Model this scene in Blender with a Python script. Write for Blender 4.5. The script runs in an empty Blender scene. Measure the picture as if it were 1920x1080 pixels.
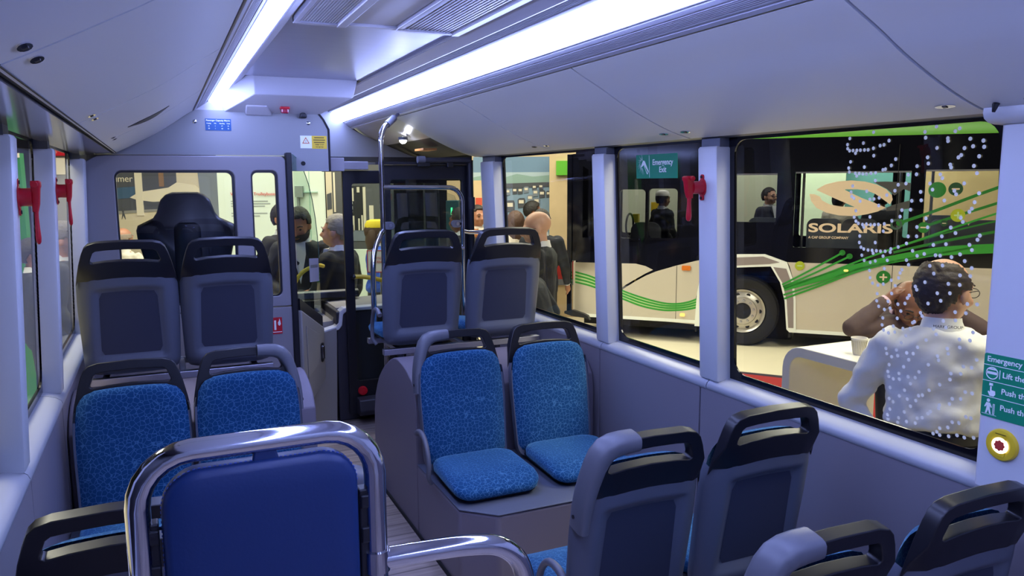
import bpy, bmesh, math, random
from mathutils import Vector, Matrix
SC = bpy.context.scene
COL = SC.collection
rad = math.radians
# ------------------------------------------------------------------ camera, world, light, exposure
CAM_POS = Vector((0.0, 0.0, 1.70))
RIGHT = Vector((0.91082609, -0.41275825, -0.00514309))
DOWN = Vector((-0.0606089, -0.12139949, -0.9907516))
FWD = Vector((0.40831653, 0.90271412, -0.13559064))
cam_d = bpy.data.cameras.new('camera')
cam_d.sensor_width = 36.0
cam_d.lens = 1450.0 / 1920.0 * 36.0
cam_d.clip_start = 0.02
cam = bpy.data.objects.new('camera', cam_d)
COL.objects.link(cam)
_m = Matrix((RIGHT, -DOWN, -FWD)).transposed().to_4x4()
_m.translation = CAM_POS
cam.matrix_world = _m
SC.camera = cam

def AT(u, v, depth):
    """world point seen at pixel (u, v) of the 1920x1080 photo, depth metres along the lens axis"""
    return CAM_POS + (RIGHT * ((u - 960) / 1450.0) + DOWN * ((v - 540) / 1450.0) + FWD) * depth

w = bpy.data.worlds.new('hall_air'); SC.world = w
w.use_nodes = True
w.node_tree.nodes['Background'].inputs[0].default_value = (0.55, 0.62, 0.80, 1)
w.node_tree.nodes['Background'].inputs[1].default_value = 0.045

STRIP_COLOR = (0.35, 0.435, 1.0)
STRIP_POWER = 27.0
def area_light(name, loc, size, size_y, power, color, rot=(0, 0, 0)):
    l = bpy.data.lights.new(name, 'AREA'); l.shape = 'RECTANGLE'
    l.size = size; l.size_y = size_y; l.energy = power; l.color = color
    o = bpy.data.objects.new(name, l); COL.objects.link(o)
    o.location = loc; o.rotation_euler = rot
    return o
WARM = (1.0, 0.95, 0.74)
area_light('hall_area_light', (4.0, 1.2, 4.6), 2.2, 3.0, 310, WARM)  # unseen light, placed to brighten the back of the white-shirted man
area_light('hall_area_light', (4.4, 8.4, 4.8), 3.5, 2.5, 300, WARM)
area_light('hall_area_light', (0.6, 8.0, 4.8), 3.0, 2.0, 300, WARM)
area_light('hall_area_light', (9.2, 8.75, 4.4), 3.0, 1.2, 520, WARM, (0, 0, math.radians(-46)))  # unseen light, added between trolleybus and screens to brighten the screens
area_light('hall_area_light', (-1.9, 5.0, 4.3), 1.6, 3.0, 330, WARM)  # unseen light, placed to brighten the green banner on the left
SC.view_settings.view_transform = 'Standard'
SC.view_settings.look = 'None'
SC.view_settings.gamma = 1.0
SC.view_settings.use_curve_mapping = False
SC.view_settings.exposure = 0.0
SC.cycles.max_bounces = 8
SC.cycles.diffuse_bounces = 4
SC.cycles.glossy_bounces = 4
SC.cycles.transparent_max_bounces = 16
SC.cycles.use_denoising = True
SC.cycles.sample_clamp_indirect = 4.0
SC.cycles.caustics_reflective = False
SC.cycles.caustics_refractive = False

# ------------------------------------------------------------------ materials
def srgb(h):
    h = h.lstrip('#'); out = []
    for i in (0, 2, 4):
        c = int(h[i:i+2], 16) / 255.0
        out.append(c / 12.92 if c <= 0.04045 else ((c + 0.055) / 1.055) ** 2.4)
    return tuple(out) + (1.0,)

def mat(name, color, rough=0.5, metal=0.0, spec=0.5, bump=0.0, bscale=200.0, mottle=0.0, coat=0.0):
    m = bpy.data.materials.new(name); m.use_nodes = True
    nt = m.node_tree; b = nt.nodes['Principled BSDF']
    c = srgb(color) if isinstance(color, str) else tuple(color) + (1.0,)
    b.inputs['Base Color'].default_value = c
    b.inputs['Roughness'].default_value = rough
    b.inputs['Metallic'].default_value = metal
    b.inputs['Specular IOR Level'].default_value = spec
    b.inputs['Coat Weight'].default_value = coat
    if bump or mottle:
        tc = nt.nodes.new('ShaderNodeTexCoord')
        n = nt.nodes.new('ShaderNodeTexNoise'); n.inputs['Scale'].default_value = bscale
        n.inputs['Detail'].default_value = 3.0
        nt.links.new(tc.outputs['Object'], n.inputs['Vector'])
        if bump:
            bp = nt.nodes.new('ShaderNodeBump'); bp.inputs['Strength'].default_value = bump
            bp.inputs['Distance'].default_value = 0.002
            nt.links.new(n.outputs['Fac'], bp.inputs['Height']); nt.links.new(bp.outputs[0], b.inputs['Normal'])
        if mottle:
            mx = nt.nodes.new('ShaderNodeMix'); mx.data_type = 'RGBA'
            mx.inputs[6].default_value = tuple(x * (1 - mottle) for x in c[:3]) + (1,)
            mx.inputs[7].default_value = tuple(min(1, x * (1 + mottle)) for x in c[:3]) + (1,)
            nt.links.new(n.outputs['Fac'], mx.inputs[0]); nt.links.new(mx.outputs[2], b.inputs['Base Color'])
    return m

def emit(name, color, strength):
    m = bpy.data.materials.new(name); m.use_nodes = True
    nt = m.node_tree; nt.nodes.clear()
    o = nt.nodes.new('ShaderNodeOutputMaterial'); e = nt.nodes.new('ShaderNodeEmission')
    e.inputs[0].default_value = tuple(color) + (1,); e.inputs[1].default_value = strength
    nt.links.new(e.outputs[0], o.inputs[0])
    return m

def glass(name, tint, refl=1.0, ior=1.45):
    m = bpy.data.materials.new(name); m.use_nodes = True
    nt = m.node_tree; nt.nodes.clear()
    o = nt.nodes.new('ShaderNodeOutputMaterial'); mx = nt.nodes.new('ShaderNodeMixShader')
    t = nt.nodes.new('ShaderNodeBsdfTransparent'); g = nt.nodes.new('ShaderNodeBsdfGlossy')
    t.inputs[0].default_value = tuple(tint) + (1,); g.inputs['Roughness'].default_value = 0.0
    g.inputs[0].default_value = (refl, refl, refl, 1)
    lw = nt.nodes.new('ShaderNodeLayerWeight'); lw.inputs[0].default_value = 0.5
    pw = nt.nodes.new('ShaderNodeMath'); pw.operation = 'POWER'; pw.inputs[1].default_value = 4.5
    ma = nt.nodes.new('ShaderNodeMath'); ma.operation = 'MULTIPLY_ADD'; ma.inputs[1].default_value = 0.55; ma.inputs[2].default_value = 0.035
    nt.links.new(lw.outputs['Facing'], pw.inputs[0]); nt.links.new(pw.outputs[0], ma.inputs[0])
    nt.links.new(ma.outputs[0], mx.inputs[0]); nt.links.new(t.outputs[0], mx.inputs[1]); nt.links.new(g.outputs[0], mx.inputs[2])
    nt.links.new(mx.outputs[0], o.inputs[0])
    return m

def fabric(name, base, line, scale):
    m = bpy.data.materials.new(name); m.use_nodes = True
    nt = m.node_tree; b = nt.nodes['Principled BSDF']; L = nt.links.new
    tc = nt.nodes.new('ShaderNodeTexCoord')
    nz = nt.nodes.new('ShaderNodeTexNoise'); nz.inputs['Scale'].default_value = 55.0
    L(tc.outputs['Object'], nz.inputs['Vector'])
    wr = nt.nodes.new('ShaderNodeMix'); wr.data_type = 'RGBA'; wr.inputs[0].default_value = 0.007
    L(tc.outputs['Object'], wr.inputs[6]); L(nz.outputs['Color'], wr.inputs[7])
    v = nt.nodes.new('ShaderNodeTexVoronoi'); v.feature = 'DISTANCE_TO_EDGE'; v.inputs['Scale'].default_value = scale
    v.inputs['Randomness'].default_value = 0.9
    L(wr.outputs[2], v.inputs['Vector'])
    r = nt.nodes.new('ShaderNodeValToRGB')
    r.color_ramp.elements[0].position = 0.02; r.color_ramp.elements[0].color = srgb(line)
    r.color_ramp.elements[1].position = 0.065; r.color_ramp.elements[1].color = srgb(base)
    L(v.outputs['Distance'], r.inputs[0]); L(r.outputs[0], b.inputs['Base Color'])
    b.inputs['Roughness'].default_value = 0.85
    b.inputs['Specular IOR Level'].default_value = 0.15
    b.inputs['Sheen Weight'].default_value = 0.4; b.inputs['Sheen Roughness'].default_value = 0.5
    b.inputs['Sheen Tint'].default_value = (0.35, 0.75, 1.0, 1)
    n2 = nt.nodes.new('ShaderNodeTexNoise'); n2.inputs['Scale'].default_value = 900.0
    L(tc.outputs['Object'], n2.inputs['Vector'])
    bp = nt.nodes.new('ShaderNodeBump'); bp.inputs['Strength'].default_value = 0.25; bp.inputs['Distance'].default_value = 0.001
    L(n2.outputs['Fac'], bp.inputs['Height']); L(bp.outputs[0], b.inputs['Normal'])
    return m

def planks(name, c1, c2, gap, scale, w_, h_, rough=0.45):
    m = bpy.data.materials.new(name); m.use_nodes = True
    nt = m.node_tree; b = nt.nodes['Principled BSDF']; L = nt.links.new
    tc = nt.nodes.new('ShaderNodeTexCoord')
    br = nt.nodes.new('ShaderNodeTexBrick'); br.inputs['Scale'].default_value = scale
    br.inputs['Brick Width'].default_value = w_; br.inputs['Row Height'].default_value = h_
    br.inputs['Mortar Size'].default_value = 0.004
    br.inputs['Color1'].default_value = srgb(c1); br.inputs['Color2'].default_value = srgb(c2); br.inputs['Mortar'].default_value = srgb(gap)
    L(tc.outputs['Object'], br.inputs['Vector'])
    mp = nt.nodes.new('ShaderNodeMapping'); mp.inputs['Scale'].default_value = (3.0, 45.0, 1.0)
    L(tc.outputs['Object'], mp.inputs[0])
    n = nt.nodes.new('ShaderNodeTexNoise'); n.inputs['Scale'].default_value = 1.0; n.inputs['Detail'].default_value = 5.0
    L(mp.outputs[0], n.inputs['Vector'])
    mx = nt.nodes.new('ShaderNodeMix'); mx.data_type = 'RGBA'; mx.blend_type = 'OVERLAY'; mx.inputs[0].default_value = 0.75
    L(br.outputs['Color'], mx.inputs[6]); L(n.outputs['Fac'], mx.inputs[7]); L(mx.outputs[2], b.inputs['Base Color'])
    b.inputs['Roughness'].default_value = rough
    return m

def brushed(name, color, axis_scale, rough=0.3):
    m = mat(name, color, rough, 1.0)
    nt = m.node_tree; b = nt.nodes['Principled BSDF']; L = nt.links.new
    tc = nt.nodes.new('ShaderNodeTexCoord'); mp = nt.nodes.new('ShaderNodeMapping'); mp.inputs['Scale'].default_value = axis_scale
    n = nt.nodes.new('ShaderNodeTexNoise'); n.inputs['Scale'].default_value = 1.0; n.inputs['Detail'].default_value = 2.0
    L(tc.outputs['Object'], mp.inputs[0]); L(mp.outputs[0], n.inputs['Vector'])
    mr = nt.nodes.new('ShaderNodeMapRange'); mr.inputs[3].default_value = rough * 0.8; mr.inputs[4].default_value = rough * 1.25
    L(n.outputs['Fac'], mr.inputs[0]); L(mr.outputs[0], b.inputs['Roughness'])
    return m

M = dict(
    cover=mat('pale_plastic', '#cfd0d3', 0.38, bump=0.03),
    sill=mat('pale_sill', '#a2a4ab', 0.35),
    cove=mat('cove_panel', '#d6d9df', 0.5, bump=0.05, bscale=400),
    cove_dark=mat('soffit_gloss', '#5e5d66', 0.12),
    alu=mat('ribbed_aluminium', '#b0afba', 0.35, 0.35),
    ceil=mat('ceiling_grey', '#b9b8c0', 0.45),
    steel=brushed('brushed_ceiling', '#b9b8c4', (2.0, 120.0, 2.0), 0.33),
    grille=mat('grille_grey', '#8d8c98', 0.5),
    dark=mat('dark_gap', '#0b0b12', 0.7),
    black=mat('black_plastic', '#15151d', 0.38),
    frit=mat('black_glass_border', '#0a0a12', 0.15),
    wallp=mat('wall_laminate', '#7d7880', 0.5, bump=0.05, bscale=500),
    box=mat('box_plastic', '#7a727a', 0.5, bump=0.06, bscale=500),
    shell=mat('seat_shell', '#5b606e', 0.45, bump=0.08, bscale=700),
    shell_in=mat('seat_panel', '#34384a', 0.55, bump=0.1, bscale=700),
    cap=mat('seat_cap', '#14141b', 0.36),
    grip=mat('grey_grip', '#66676f', 0.4),
    fabric=fabric('blue_cell_fabric', '#124370', '#427199', 56.0),
    vinyl=mat('navy_vinyl', '#153062', 0.42, bump=0.15, bscale=160),
    chrome=mat('polished_steel', '#d6d6de', 0.09, 1.0),
    steel2=mat('satin_steel', '#b9b9c4', 0.28, 1.0),
    floor=planks('vinyl_planks', '#b3a397', '#94867d', '#6a6058', 1.0, 1.1, 0.12),
    red=mat('red_plastic', '#c01528', 0.35),
    yellow=mat('yellow_plastic', '#e3c12a', 0.4),
    green=mat('sign_green', '#0f8a62', 0.45),
    white=mat('white_print', '#eef3ee', 0.5),
    blue=mat('sign_blue', '#0d4f8c', 0.4),
    cab=mat('cab_grey', '#8a868c', 0.42),
    cab2=mat('cab_panel', '#8f8b88', 0.45),
    dash=mat('dash_dark', '#2f2e36', 0.5),
    glass=glass('window_glass', (0.94, 0.96, 0.97)),
    glassd=glass('door_glass', (0.72, 0.78, 0.76)),
    glassg=glass('green_edge_glass', (0.86, 0.94, 0.90)),
    glasst=glass('tinted_glass', (0.48, 0.52, 0.55)),
    hall=mat('hall_floor', '#ece2c4', 0.55, mottle=0.06, bscale=3),
    strip=emit('light_strip', STRIP_COLOR, STRIP_POWER),
    spot=emit('spot_lamp', (0.8, 0.85, 1.0), 90.0),
    glow=emit('button_glow', (1.0, 0.92, 0.8), 2.5),
    amber=emit('amber_lamp', (1.0, 0.55, 0.12), 2.2),
    dot=mat('pale_blue_dot', '#f6f1d8', 0.5),
    bulk=mat('bulkhead_plastic', '#8e8f92', 0.4),
)

# ------------------------------------------------------------------ mesh helpers
class MB:
    def __init__(s):
        s.v = []; s.f = []; s.mi = []; s.cur = 0
    def add(s, vs, fs, mi=None):
        n = len(s.v); s.v += [tuple(p) for p in vs]
        for f in fs:
            s.f.append(tuple(i + n for i in f)); s.mi.append(s.cur if mi is None else mi)
        return s
    def box(s, x0, x1, y0, y1, z0, z1, mi=None):
        vs = [(x, y, z) for x in (x0, x1) for y in (y0, y1) for z in (z0, z1)]
        return s.add(vs, [(0, 1, 3, 2), (4, 6, 7, 5), (0, 4, 5, 1), (2, 3, 7, 6), (0, 2, 6, 4), (1, 5, 7, 3)], mi)
    def hexa(s, p):
        return s.add(p, [(0, 3, 2, 1), (4, 5, 6, 7), (0, 1, 5, 4), (1, 2, 6, 5), (2, 3, 7, 6), (3, 0, 4, 7)])
    def prism(s, poly, axis, a0, a1, mi=None):
        def P(q, a):
            if axis == 'x': return (a, q[0], q[1])
            if axis == 'y': return (q[0], a, q[1])
            return (q[0], q[1], a)
        n = len(poly)
        vs = [P(q, a0) for q in poly] + [P(q, a1) for q in poly]
        fs = [tuple(range(n - 1, -1, -1)), tuple(range(n, 2 * n))]
        for i in range(n):
            j = (i + 1) % n; fs.append((i, j, n + j, n + i))
        return s.add(vs, fs, mi)
    def loft(s, rings, cap=True, closed=True, mi=None):
        n = len(rings[0]); vs = [p for r in rings for p in r]; fs = []
        for k in range(len(rings) - 1):
            for i in range(n if closed else n - 1):
                j = (i + 1) % n
                fs.append((k * n + i, k * n + j, (k + 1) * n + j, (k + 1) * n + i))
        if cap and closed:
            fs.append(tuple(range(n - 1, -1, -1))); b = (len(rings) - 1) * n
            fs.append(tuple(range(b, b + n)))
        return s.add(vs, fs, mi)
    def tube(s, pts, r, n=12, cap=True, loop=False, mi=None):
        pts = [Vector(p) for p in pts]; m = len(pts); rings = []
        rr = r if isinstance(r, (list, tuple)) else [r] * m
        t0 = (pts[1] - pts[0]).normalized()
        up = Vector((0, 0, 1)) if abs(t0.z) < 0.9 else Vector((1, 0, 0))
        nx = t0.cross(up).normalized(); prev = t0
        for i in range(m):
            if loop: t = (pts[(i + 1) % m] - pts[i - 1]).normalized()
            elif i == 0: t = t0
            elif i == m - 1: t = (pts[i] - pts[i - 1]).normalized()
            else: t = ((pts[i + 1] - pts[i]).normalized() + (pts[i] - pts[i - 1]).normalized()).normalized()
            nx = (nx - t * nx.dot(t)).normalized(); ny = t.cross(nx)
            rings.append([tuple(pts[i] + (nx * math.cos(2 * math.pi * k / n) + ny * math.sin(2 * math.pi * k / n)) * rr[i]) for k in range(n)])
        if loop: rings.append(rings[0])
        return s.loft(rings, cap=cap and not loop, mi=mi)
    def cyl(s, p, q, r, r2=None, n=24, mi=None):
        return s.tube([p, q], [r, r if r2 is None else r2], n, mi=mi)
    def lathe(s, prof, o=(0, 0, 0), axis='z', n=32, mi=None, cap=True):
        rings = []
        for r, h in prof:
            ring = []
            for k in range(n):
                a = 2 * math.pi * k / n; c, d = r * math.cos(a), r * math.sin(a)
                q = {'z': (c, d, h), 'x': (h, c, d), 'y': (d, h, c)}[axis]
                ring.append((q[0] + o[0], q[1] + o[1], q[2] + o[2]))
            rings.append(ring)
        return s.loft(rings, mi=mi, cap=cap)
    def ell(s, c, r, nu=16, nv=10, mi=None):
        rings = []
        for j in range(nv + 1):
            t = math.pi * (0.02 + 0.96 * j / nv)
            rings.append([(c[0] + r[0] * math.sin(t) * math.cos(2 * math.pi * i / nu), c[1] + r[1] * math.sin(t) * math.sin(2 * math.pi * i / nu), c[2] - r[2] * math.cos(t)) for i in range(nu)])
        return s.loft(rings, mi=mi)
    def cap(s, p, q, r, r2=None, n=12):
        """a tapered limb with rounded ends"""
        p = Vector(p); q = Vector(q); r2 = r if r2 is None else r2
        d = (q - p); L = max(d.length, 1e-5); d /= L
        pts = []; rr = []
        for a in (85, 60, 30): pts.append(p - d * r * math.sin(rad(a))); rr.append(r * math.cos(rad(a)))
        pts += [p, q]; rr += [r, r2]
        for a in (30, 60, 85): pts.append(q + d * r2 * math.sin(rad(a))); rr.append(r2 * math.cos(rad(a)))
        return s.tube(pts, rr, n)
    def plate(s, outer, holes, fn, t0, t1, mi=None):
        """2-D outline with holes, given thickness t0..t1; fn(a, b, t) -> 3-D point"""
        bm = bmesh.new(); es = []
        for loop in [outer] + list(holes):
            vs = [bm.verts.new((a, b, 0)) for a, b in loop]
            for i in range(len(vs)): es.append(bm.edges.new((vs[i], vs[(i + 1) % len(vs)])))
        bmesh.ops.triangle_fill(bm, edges=es, use_beauty=True, use_dissolve=False)
        bm.verts.index_update(); bm.faces.ensure_lookup_table()
        pv = [v.co.copy() for v in bm.verts]; nv = len(pv)
        fs = []
        for f in bm.faces:
            ids = [v.index for v in f.verts]
            if f.normal.z < 0: ids.reverse()
            fs.append(tuple(i + nv for i in ids)); fs.append(tuple(reversed(ids)))
        o = 0
        for li, loop in enumerate([outer] + list(holes)):
            n = len(loop)
            for i in range(n):
                j = (i + 1) % n; fs.append((o + i, o + j, nv + o + j, nv + o + i))
            o += n
        vs = [fn(p.x, p.y, t0) for p in pv] + [fn(p.x, p.y, t1) for p in pv]
        bm.free()
        return s.add(vs, fs, mi)
    def build(s, name, mats, parent=None, sharp=35, bevel=0.0, seg=2, loc=None, rot=None, recalc=True, remesh=0.0, sub=0):
        me = bpy.data.meshes.new(name); me.from_pydata(s.v, [], s.f); me.update()
        if recalc:
            bm = bmesh.new(); bm.from_mesh(me)
            bmesh.ops.recalc_face_normals(bm, faces=bm.faces); bm.to_mesh(me); bm.free()
        for m in (mats if isinstance(mats, (list, tuple)) else [mats]): me.materials.append(m)
        for p, i in zip(me.polygons, s.mi): p.material_index = i
        if sharp is not None:
            for p in me.polygons: p.use_smooth = True
            if not remesh and sharp < 180: me.set_sharp_from_angle(angle=rad(sharp))
        o = bpy.data.objects.new(name, me); COL.objects.link(o)
        if parent: o.parent = parent
        if loc: o.location = loc
        if rot: o.rotation_euler = rot
        if remesh:
            r = o.modifiers.new('join', 'REMESH'); r.mode = 'VOXEL'; r.voxel_size = remesh; r.use_smooth_shade = True
            sm = o.modifiers.new('soft', 'SMOOTH'); sm.factor = 0.5; sm.iterations = 3
        if bevel:
            b = o.modifiers.new('edge', 'BEVEL'); b.width = bevel; b.segments = seg; b.limit_method = 'ANGLE'; b.angle_limit = rad(35); b.harden_normals = False
        return o

def tag(o, label=None, cat=None, group=None, kind=None):
    if label: o['label'] = label
    if cat: o['category'] = cat
    if group: o['group'] = group
    if kind: o['kind'] = kind
    return o
def empty(name, loc=(0, 0, 0), rz=0.0, label=None, cat=None, group=None, kind=None, parent=None):
    o = bpy.data.objects.new(name, None); COL.objects.link(o)
    o.empty_display_size = 0.1; o.location = loc; o.rotation_euler = (0, 0, rz)
    if parent: o.parent = parent
    return tag(o, label, cat, group, kind)
def struct(o, label=None):
    o['kind'] = 'structure'
    if label: o['label'] = label
    return o
def rrect(x0, x1, y0, y1, r, n=6):
    out = []
    for cx, cy, a0 in ((x1 - r, y1 - r, 0), (x0 + r, y1 - r, 90), (x0 + r, y0 + r, 180), (x1 - r, y0 + r, 270)):
        for k in range(n + 1):
            a = rad(a0 + 90 * k / n); out.append((cx + r * math.cos(a), cy + r * math.sin(a)))
    return out
def arc(cx, cy, r, a0, a1, n=8):
    return [(cx + r * math.cos(rad(a0 + (a1 - a0) * k / n)), cy + r * math.sin(rad(a0 + (a1 - a0) * k / n))) for k in range(n + 1)]
def smooth_path(pts, n=6):
    """Catmull-Rom through the points"""
    P = [Vector(p) for p in pts]; P = [2 * P[0] - P[1]] + P + [2 * P[-1] - P[-2]]; out = []
    for i in range(1, len(P) - 2):
        for k in range(n):
            t = k / n; a, b, c, d = P[i - 1:i + 3]
            out.append(0.5 * ((2 * b) + (c - a) * t + (2 * a - 5 * b + 4 * c - d) * t * t + (3 * b - a - 3 * c + d) * t ** 3))
    out.append(P[-2]); return out
def text(name, body, size, material, parent, loc, rot, depth=0.0006, align='LEFT', sx=1.0, bold=0.0):
    c = bpy.data.curves.new(name, 'FONT'); c.body = body; c.size = size; c.align_x = align; c.align_y = 'CENTER'
    c.extrude = depth; c.offset = bold
    t = bpy.data.objects.new('tmp', c); COL.objects.link(t)
    dg = bpy.context.evaluated_depsgraph_get(); dg.update()
    me = bpy.data.meshes.new_from_object(t.evaluated_get(dg)); bpy.data.objects.remove(t)
    me.materials.clear(); me.materials.append(material)
    o = bpy.data.objects.new(name, me); COL.objects.link(o)
    o.parent = parent; o.location = loc; o.rotation_euler = rot; o.scale = (sx, 1, 1)
    return o
def copy_tree(o, parent=None):
    c = o.copy(); COL.objects.link(c)
    if parent: c.parent = parent
    for ch in o.children: copy_tree(ch, c)
    return c
FACE_L = (rad(90), 0, rad(-90))     # lettering that reads from inside, on the right-hand wall
FACE_B = (rad(90), 0, 0)            # lettering that reads from behind, on a cross wall
# ------------------------------------------------------------------ the bus body (x right, y forward, z up, bus floor z = 0)
CX = 0.818                                  # centre line of the bus
Y0, YB, YE = -1.6, 4.97, 6.22               # rear end, bulkhead, front end
def mx(x, side): return x if side > 0 else 2 * CX - x
def xg(z): return 2.10 - 0.042 * (z - 0.9)  # window glass
def xp(z): return 2.03 - 0.042 * (z - 0.9)  # inner face of the pillars

struct(MB().box(-0.45, 2.08, Y0, 6.0, -0.05, 0.0).build('floor', M['floor'], sharp=None))
struct(MB().box(-0.6, 2.2, Y0 - 0.05, Y0, -0.3, 2.7).build('wall_rear', M['cover'], sharp=None))
WINS = {1: [(1.37, 2.44), (2.60, 3.30), (3.45, 4.69)], -1: [(1.30, 2.48), (2.62, 3.41), (3.52, 4.73)]}
wn = 0
for side, nm in ((1, 'right'), (-1, 'left')):
    g = lambda a, b, t, s=side: (mx(xg(b) + t, s), a, b)
    yl = 5.0 if side > 0 else 5.95
    wall = MB().plate([(Y0, -0.3), (yl, -0.3), (yl, 2.62), (Y0, 2.62)], [[(a, .9), (b + (.07 if side < 0 else .01), .9), (b + (.07 if side < 0 else .01), 1.868), (a, 1.868)] for a, b in WINS[side]], g, 0.004, 0.022)
    struct(wall.build('wall_' + nm, M['black'], sharp=None))
    # lower lining panels with seams
    ln = MB()
    for a, b in ((Y0, 1.345), (1.35, 2.565), (2.57, 3.387), (3.392, 4.93)):
        x0, x1 = sorted((mx(2.03, side), mx(2.075, side)))
        ln.box(x0, x1, a + .0015, b - .0015, 0.0, 0.845)
    struct(ln.build('wall_lining_' + nm, M['wallp'], sharp=None, bevel=0.002, seg=1))
    sl = MB()
    pr = [(2.034, .838), (2.026, .846), (2.024, .858), (2.030, .872), (2.045, .883), (2.075, .893), (2.10, .896), (2.10, .838)]
    for a, b in ((Y0, 1.33), (1.333, 2.52), (2.523, 3.37), (3.373, 4.95)):
        sl.prism([(mx(x, side), z) for x, z in pr], 'y', a + .001, b - .001)
    struct(sl.build('trim_sill_' + nm, M['sill'], sharp=50))
    for k, (a, b) in enumerate(WINS[side]):
        wn += 1
        e = struct(empty('window_%d' % wn, (mx(xg(.9), side), (a + b) / 2, .9)))
        f = MB().plate([(a - .03, .89), (b + .03, .89), (b + .03, 1.885), (a - .03, 1.885)], [rrect(a + .005, b - (.005 if side > 0 else -.02), .925, 1.858, .06)], lambda p, q, t, s=side: (mx(xg(q) + t, s), p, q), -0.004, 0.003)
        o = f.build('window_border', M['frit'], e, sharp=None); o.matrix_parent_inverse = Matrix.Translation(-Vector(e.location))
        pm = MB(); za, zb = .915, 1.866
        b += .04 if side < 0 else 0
        pm.add([(mx(xg(za) + .002, side), a, za), (mx(xg(za) + .002, side), b, za), (mx(xg(zb) + .002, side), b, zb), (mx(xg(zb) + .002, side), a, zb)], [(0, 1, 2, 3)])
        o = pm.build('window_pane', M['glass'], e, sharp=None, recalc=False); o.matrix_parent_inverse = Matrix.Translation(-Vector(e.location))
        if side > 0 and k == 0: WIN3 = e
    # pillar covers
    ys = ((2.46, 2.58), (3.31, 3.43), (4.70, 4.92)) if side > 0 else ((1.2, 1.32), (2.50, 2.595), (3.43, 3.505), (4.75, 4.89))
    pc = 0
    for a, b in ys:
        pb = MB(); rings = []
        for z, ins in ((.884, .004), (.89, 0), (1.828, 0), (1.836, .006)):
            xi, xo = xp(z), xg(z)
            c = .012
            rg = [(xo + .01, a), (xi + c, a), (xi + c * .3, a + c * .3), (xi, a + c), (xi, b - c), (xi + c * .3, b - c * .3), (xi + c, b), (xo + .01, b)]
            rings.append([(mx(x + (ins if x < xo else 0), side), min(max(y, a + ins), b - ins), z) for x, y in rg])
        pb.loft(rings)
        struct(pb.build('trim_pillar_%s' % nm, M['cover'], sharp=40))
        pb = MB().prism([(mx(xp(1.8) + .018, side), a + .004), (mx(xg(1.8) + .01, side), a + .004), (mx(xg(1.8) + .01, side), b - .004), (mx(xp(1.8) + .018, side), b - .004)], 'z', 1.832, 1.90)
        struct(pb.build('trim_pillar_head_%s' % nm, M['shell'], sharp=None))

# ---- roof: coves with hatches, light rails, ceiling
COVE_R = [(1.432, 2.120), (1.488, 2.090), (1.566, 2.050), (1.647, 2.004), (1.731, 1.963), (1.815, 1.926), (1.905, 1.893), (1.985, 1.872)]
COVE_L = [(0.204, 2.120), (0.150, 2.085), (0.084, 2.038), (0.010, 1.990), (-0.068, 1.948), (-0.140, 1.910), (-0.213, 1.874)]
def normal2(p, i):
    a = p[max(i - 1, 0)]; b = p[min(i + 1, len(p) - 1)]
    dx, dz = b[0] - a[0], b[1] - a[1]; L = math.hypot(dx, dz)
    n = (-dz / L, dx / L)
    return n if n[1] > 0 else (-n[0], -n[1])
def fine(p, k=3):
    q = smooth_path([(a, b, 0) for a, b in p], k); return [(v.x, v.y) for v in q]
def shell_prism(poly, y0, y1, t0, t1):
    inner = [(p[0] + normal2(poly, i)[0] * t0, p[1] + normal2(poly, i)[1] * t0) for i, p in enumerate(poly)]
    outer = [(p[0] + normal2(poly, i)[0] * t1, p[1] + normal2(poly, i)[1] * t1) for i, p in enumerate(poly)]
    return MB().prism(inner + outer[::-1], 'y', y0, y1)
def latch(parent, poly, y, frac, open_=False):
    i = frac; p = poly[i]; n = normal2(poly, i)
    t = Vector((poly[i][0] - poly[i - 1][0], 0, poly[i][1] - poly[i - 1][1])).normalized()
    c = Vector((p[0], y, p[1])); nn = Vector((n[0], 0, n[1]))
    def P(a, b, h): return tuple(c + Vector((0, 1, 0)) * a + t * b - nn * h)
    m = MB().plate([(.030 * math.cos(k * .524), .011 * math.sin(k * .524)) for k in range(12)], [], P, -0.002, 0.002)
    o = m.build('latch', M['chrome'], parent, sharp=40)
    kb = MB(); kb.hexa([P(-.006, -.005, .0015), P(.006, -.005, .0015), P(.006, .005, .0015), P(-.006, .005, .0015), P(-.006, -.004  , .004), P(.006, -.004  , .004), P(.006, .004  , .004), P(-.006, .004  , .004)])
    kb.build('key_slot', M['black'], o, sharp=None)
HR = fine(COVE_R); HL = fine(COVE_L)
hatch_r = [(Y0, 1.355, 'above the emergency door sign'), (1.36, 2.615, 'above the dotted window'), (2.62, 3.825, 'above the emergency exit sign'), (3.83, 4.99, 'next to the chrome pole top')]
for a, b, where in hatch_r:
    e = empty('overhead_hatch', label='curved grey overhead hatch ' + where, cat='hatch', group='overhead hatches over the right windows')
    shell_prism(HR, a + .003, b - .003, 0, .012).build('hatch_panel', M['cove'], e, sharp=30)
    if a > 0: latch(e, HR, a + .07, len(HR) - 4)
    if b < 4.9: latch(e, HR, b - (.07 if b > 1.4 else .16), len(HR) - 4)
hatch_l = [(Y0, 1.40, 'in the top corner over the first window'), (1.405, 2.645, 'between the two long panel seams'), (2.65, 3.82, 'with the dark finger recess'), (3.825, 4.96, 'against the driver bulkhead')]
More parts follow.
